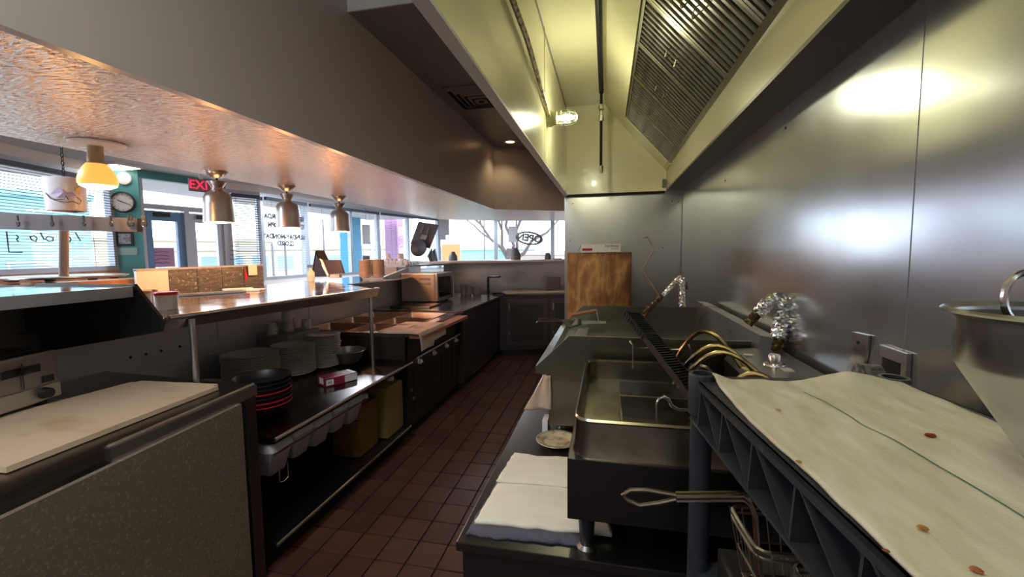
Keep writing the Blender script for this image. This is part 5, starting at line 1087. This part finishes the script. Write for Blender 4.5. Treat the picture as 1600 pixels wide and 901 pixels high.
for k in range(12): MB().box((-.003, .085, .0125), (.003, .10, .0135), M @ Matrix.Rotation(k*PI/6, 4, 'Z')).obj('hour_mark', BLACK, t)
disc('wall_speaker', 195, 279, .07, [('dome', [(.075, 0), (.07, .025), (.03, .035), (0, .036)], WHITEPL)], 'round white speaker above the clock on the teal pillar', 'speaker')
c = on_pillar(196, 373); M = fr3(c, d, (0, 0, 1), pa); t = thing('framed_picture', tuple(c), 'small dark framed picture below the clock', 'picture')
MB().box((-.085, -.085, 0), (.085, .085, .015), M).obj('frame', BLACK, t); MB().box((-.06, -.06, .015), (.06, .06, .018), M).obj('print', mat('grey_print', (.30, .30, .33), .5, mix=((.12, .12, .15), (30, 30, 30), .45, .6)), t)
c = on_pillar(199, 393); M = fr3(c, d, (0, 0, 1), pa); tag(MB().box((-.10, -.04, 0), (.10, .045, .01), M).obj('wall_plaque', mat('pale_teal', (.25, .38, .36), .5)), 'pale rectangular plaque under the framed picture', 'plaque')
# exit sign, door notice, fixture
v = at(316, 290, x=-4.7); t = thing('exit_sign', (v.x, v.y, v.z), 'red-lettered EXIT sign near the entrance, half behind a heat lamp', 'sign')
M = fr3(v, (.25, .97, 0), (0, 0, 1), (.97, -.25, 0))
MB().box((-.14, -.075, -.02), (.14, .075, .0), M).obj('housing', mat('sign_grey', (.2, .16, .18), .5), t)
text_mesh('EXIT', .14, M @ Matrix.Translation((-.0, 0, .003)), .002, .0).obj('lettering', mat('exit_red', (.8, .02, .08), .4, emit=((1, .02, .08), 1.2)), t)
MB().box((-.02, .075, -.02), (.02, v.z and 2.6-v.z, -.01), M).obj('mount', WHITEPL, t)
v = at(170, 259, z=2.598); t = thing('lobby_ceiling_light', (v.x, v.y, 2.58), 'bright louvred ceiling light in the dining room behind the bulb', 'light')
MB().box((v.x-.3, v.y-.15, 2.575), (v.x+.3, v.y+.15, 2.6)).obj('housing', WHITEPL, t); MB().box((v.x-.28, v.y-.13, 2.57), (v.x+.28, v.y+.13, 2.575)).obj('diffuser', mat('troffer_glow', (1, 1, .9), .5, emit=((1, .9, .7), 4)), t)
for k in range(5): MB().box((v.x-.28+k*.11, v.y-.13, 2.562), (v.x-.27+k*.11, v.y+.13, 2.57)).obj('louvre', WHITEPL, t)
sg = lambda i: seg(i)
def on_seg(i, px, py, off=.0):
    a, b_, d, n = seg(i); r_ = RT*(px-800)-UP*(py-450.5)+FW*FPX; s = (a-n*off-CAM).dot(n)/r_.dot(n); return CAM+r_*s, d, n
c, d, n = on_seg(2, 252, 402, -.03); M = fr3(c, d, (0, 0, 1), -n)
t = thing('door_notice', tuple(c), 'pink handwritten notice taped on the entrance door glass', 'notice')
MB().box((-.15, -.12, 0), (.15, .12, .002), M).obj('sheet', mat('pink_paper', (.35, .22, .38), .7), t)
for k in range(4):
    m_ = MB(); rr = random.Random(k)
    pts = [M @ Vector((-.11+.022*q, .07-.045*k+rr.uniform(-.010, .010), .004)) for q in range(10)]; m_.tube(pts, .003, 4).obj('handwriting', mat('ink_purple', (.08, .03, .2), .6), t)
# opening hours, mirrored as seen from inside
# letters hang just inside the open blind
def mirrored(txt, px, py, i, size, off=-.06, bold=.006):
    c, d, n = on_seg(i, px, py, off); return text_mesh(txt, size, fr3(c, -d, (0, 0, 1), n), .001, bold)
INK = mat('vinyl_black', (.03, .03, .04), .5)
c, d, n = on_seg(4, 445, 370, -.02); t = thing('opening_hours_lettering', tuple(c), 'mirrored black opening hours lettering on the window glass', 'lettering')
for txt, px, py, sz in (('HOURS', 448, 328, .11), ('TUESDAY-SATURDAY', 446, 340.5, .105), ('7:00AM - 1:30PM', 446, 353, .105), ('SUNDAY-MONDAY', 445, 370, .105), ('CLOSED', 447, 380.5, .10)):
    m_ = mirrored(txt, px, py, 4, sz); m_.obj('text_line', INK, t)
# OPEN sign, mirrored
c, d, n = on_seg(8, 827, 372, .12); t = thing('open_sign', tuple(c), 'oval neon OPEN sign hung in the far window, seen from behind', 'sign')
M = fr3(c, -d, (0, 0, 1), n); SG = mat('neon_dark', (.06, .055, .06), .4)
tl_ = Matrix.Rotation(R(8), 4, 'Z')
MB().tube([M @ tl_ @ Vector((.34*math.cos(2*PI*k/32), .155*math.sin(2*PI*k/32), 0)) for k in range(33)], .024, 6, False).obj('oval_tube', SG, t, 1)
text_mesh('OPEN', .25, M @ tl_, .012, .012).obj('lettering', SG, t)
MB().tube([M @ Vector((.10, .15, 0)), M @ Vector((.20, .5, 0)), M @ Vector((.05, .62, 0))], .005, 5).obj('cable', SG, t)
for q in (-.25, .25): MB().tube([M @ Vector((q, .12, 0)), M @ Vector((q, .62, 0))], .003, 4).obj('chain', SG, t)
for i, px, py, w_, h_, lab in ((8, 801, 366, .11, .21, 'small grey card hanging left of the OPEN sign'), (7, 694, 354, .13, .22, 'grey poster hanging beside the corner mullion'), (6, 572, 366, .11, .20, 'grey card hanging in the window by the blue column')):
    c, d, n = on_seg(i, px, py, .08); M = fr3(c, d, (0, 0, 1), -n)
    t = thing('hanging_card', tuple(c), lab, 'card'); MB().box((-w_, -h_, 0), (w_, h_, .01), M).obj('card', mat('card_grey', (.42, .42, .44), .6), t); MB().tube([M @ Vector((0, h_, .005)), (M @ Vector((0, h_, .005))).xy.to_3d()+Vector((0, 0, 2.5))], .003, 4).obj('string', INK, t)
c, d, n = on_seg(7, 692, 368, .07); M = fr3(c, d, (0, 0, 1), -n); t = thing('colourful_sticker', tuple(c), 'red, blue and grey sticker below the grey corner poster', 'sticker')
MB().box((-.08, -.11, 0), (.08, .08, .004), M).obj('sheet', mat('card_grey', (0, 0, 0)), t); MB().box((-.08, .08, 0), (.10, .11, .005), M).obj('red_strip', REDP, t); MB().box((-.08, .0, .004), (-.02, .07, .006), M).obj('blue_square', mat('sticker_blue', (.05, .10, .5), .5), t)
# script tubing in the left window
c0, d, n = on_seg(0, 60, 372, .08); t = thing('script_sign', tuple(c0), 'thin cursive tube sign hung in the left window, seen from behind', 'sign')
def ray0(px, py): return on_seg(0, px, py, .1)[0]
for st in ([(10, 361), (12, 378), (14, 394), (35, 394)], [(25, 367), (29, 370), (26, 374), (29, 377)], [(47, 370), (50, 375), (56, 377), (58, 372), (53, 368), (47, 370)], [(63, 363), (66, 369), (69, 374)], [(83, 371), (75, 369), (71, 373), (76, 377), (83, 376), (83, 371)], [(108, 369), (111, 374), (109, 378)], [(118, 363), (122, 370), (126, 376)]):
    MB().tube([ray0(*p) for p in st], .006, 5).obj('tube', INK, t)
# small print strokes on the door-side blind window
for k in range(4):
    c, d, n = on_seg(3, 366, 384+k*7, .10); M = fr3(c, d, (0, 0, 1), -n)
    if k == 0: t = thing('window_print', tuple(c), 'rows of small dark print on the glass beside the doors', 'lettering')
    MB().tube([M @ Vector((-.05+.012*q, .004*(-1)**q, 0)) for q in range(9)], .004, 4).obj('print_row', INK, t)
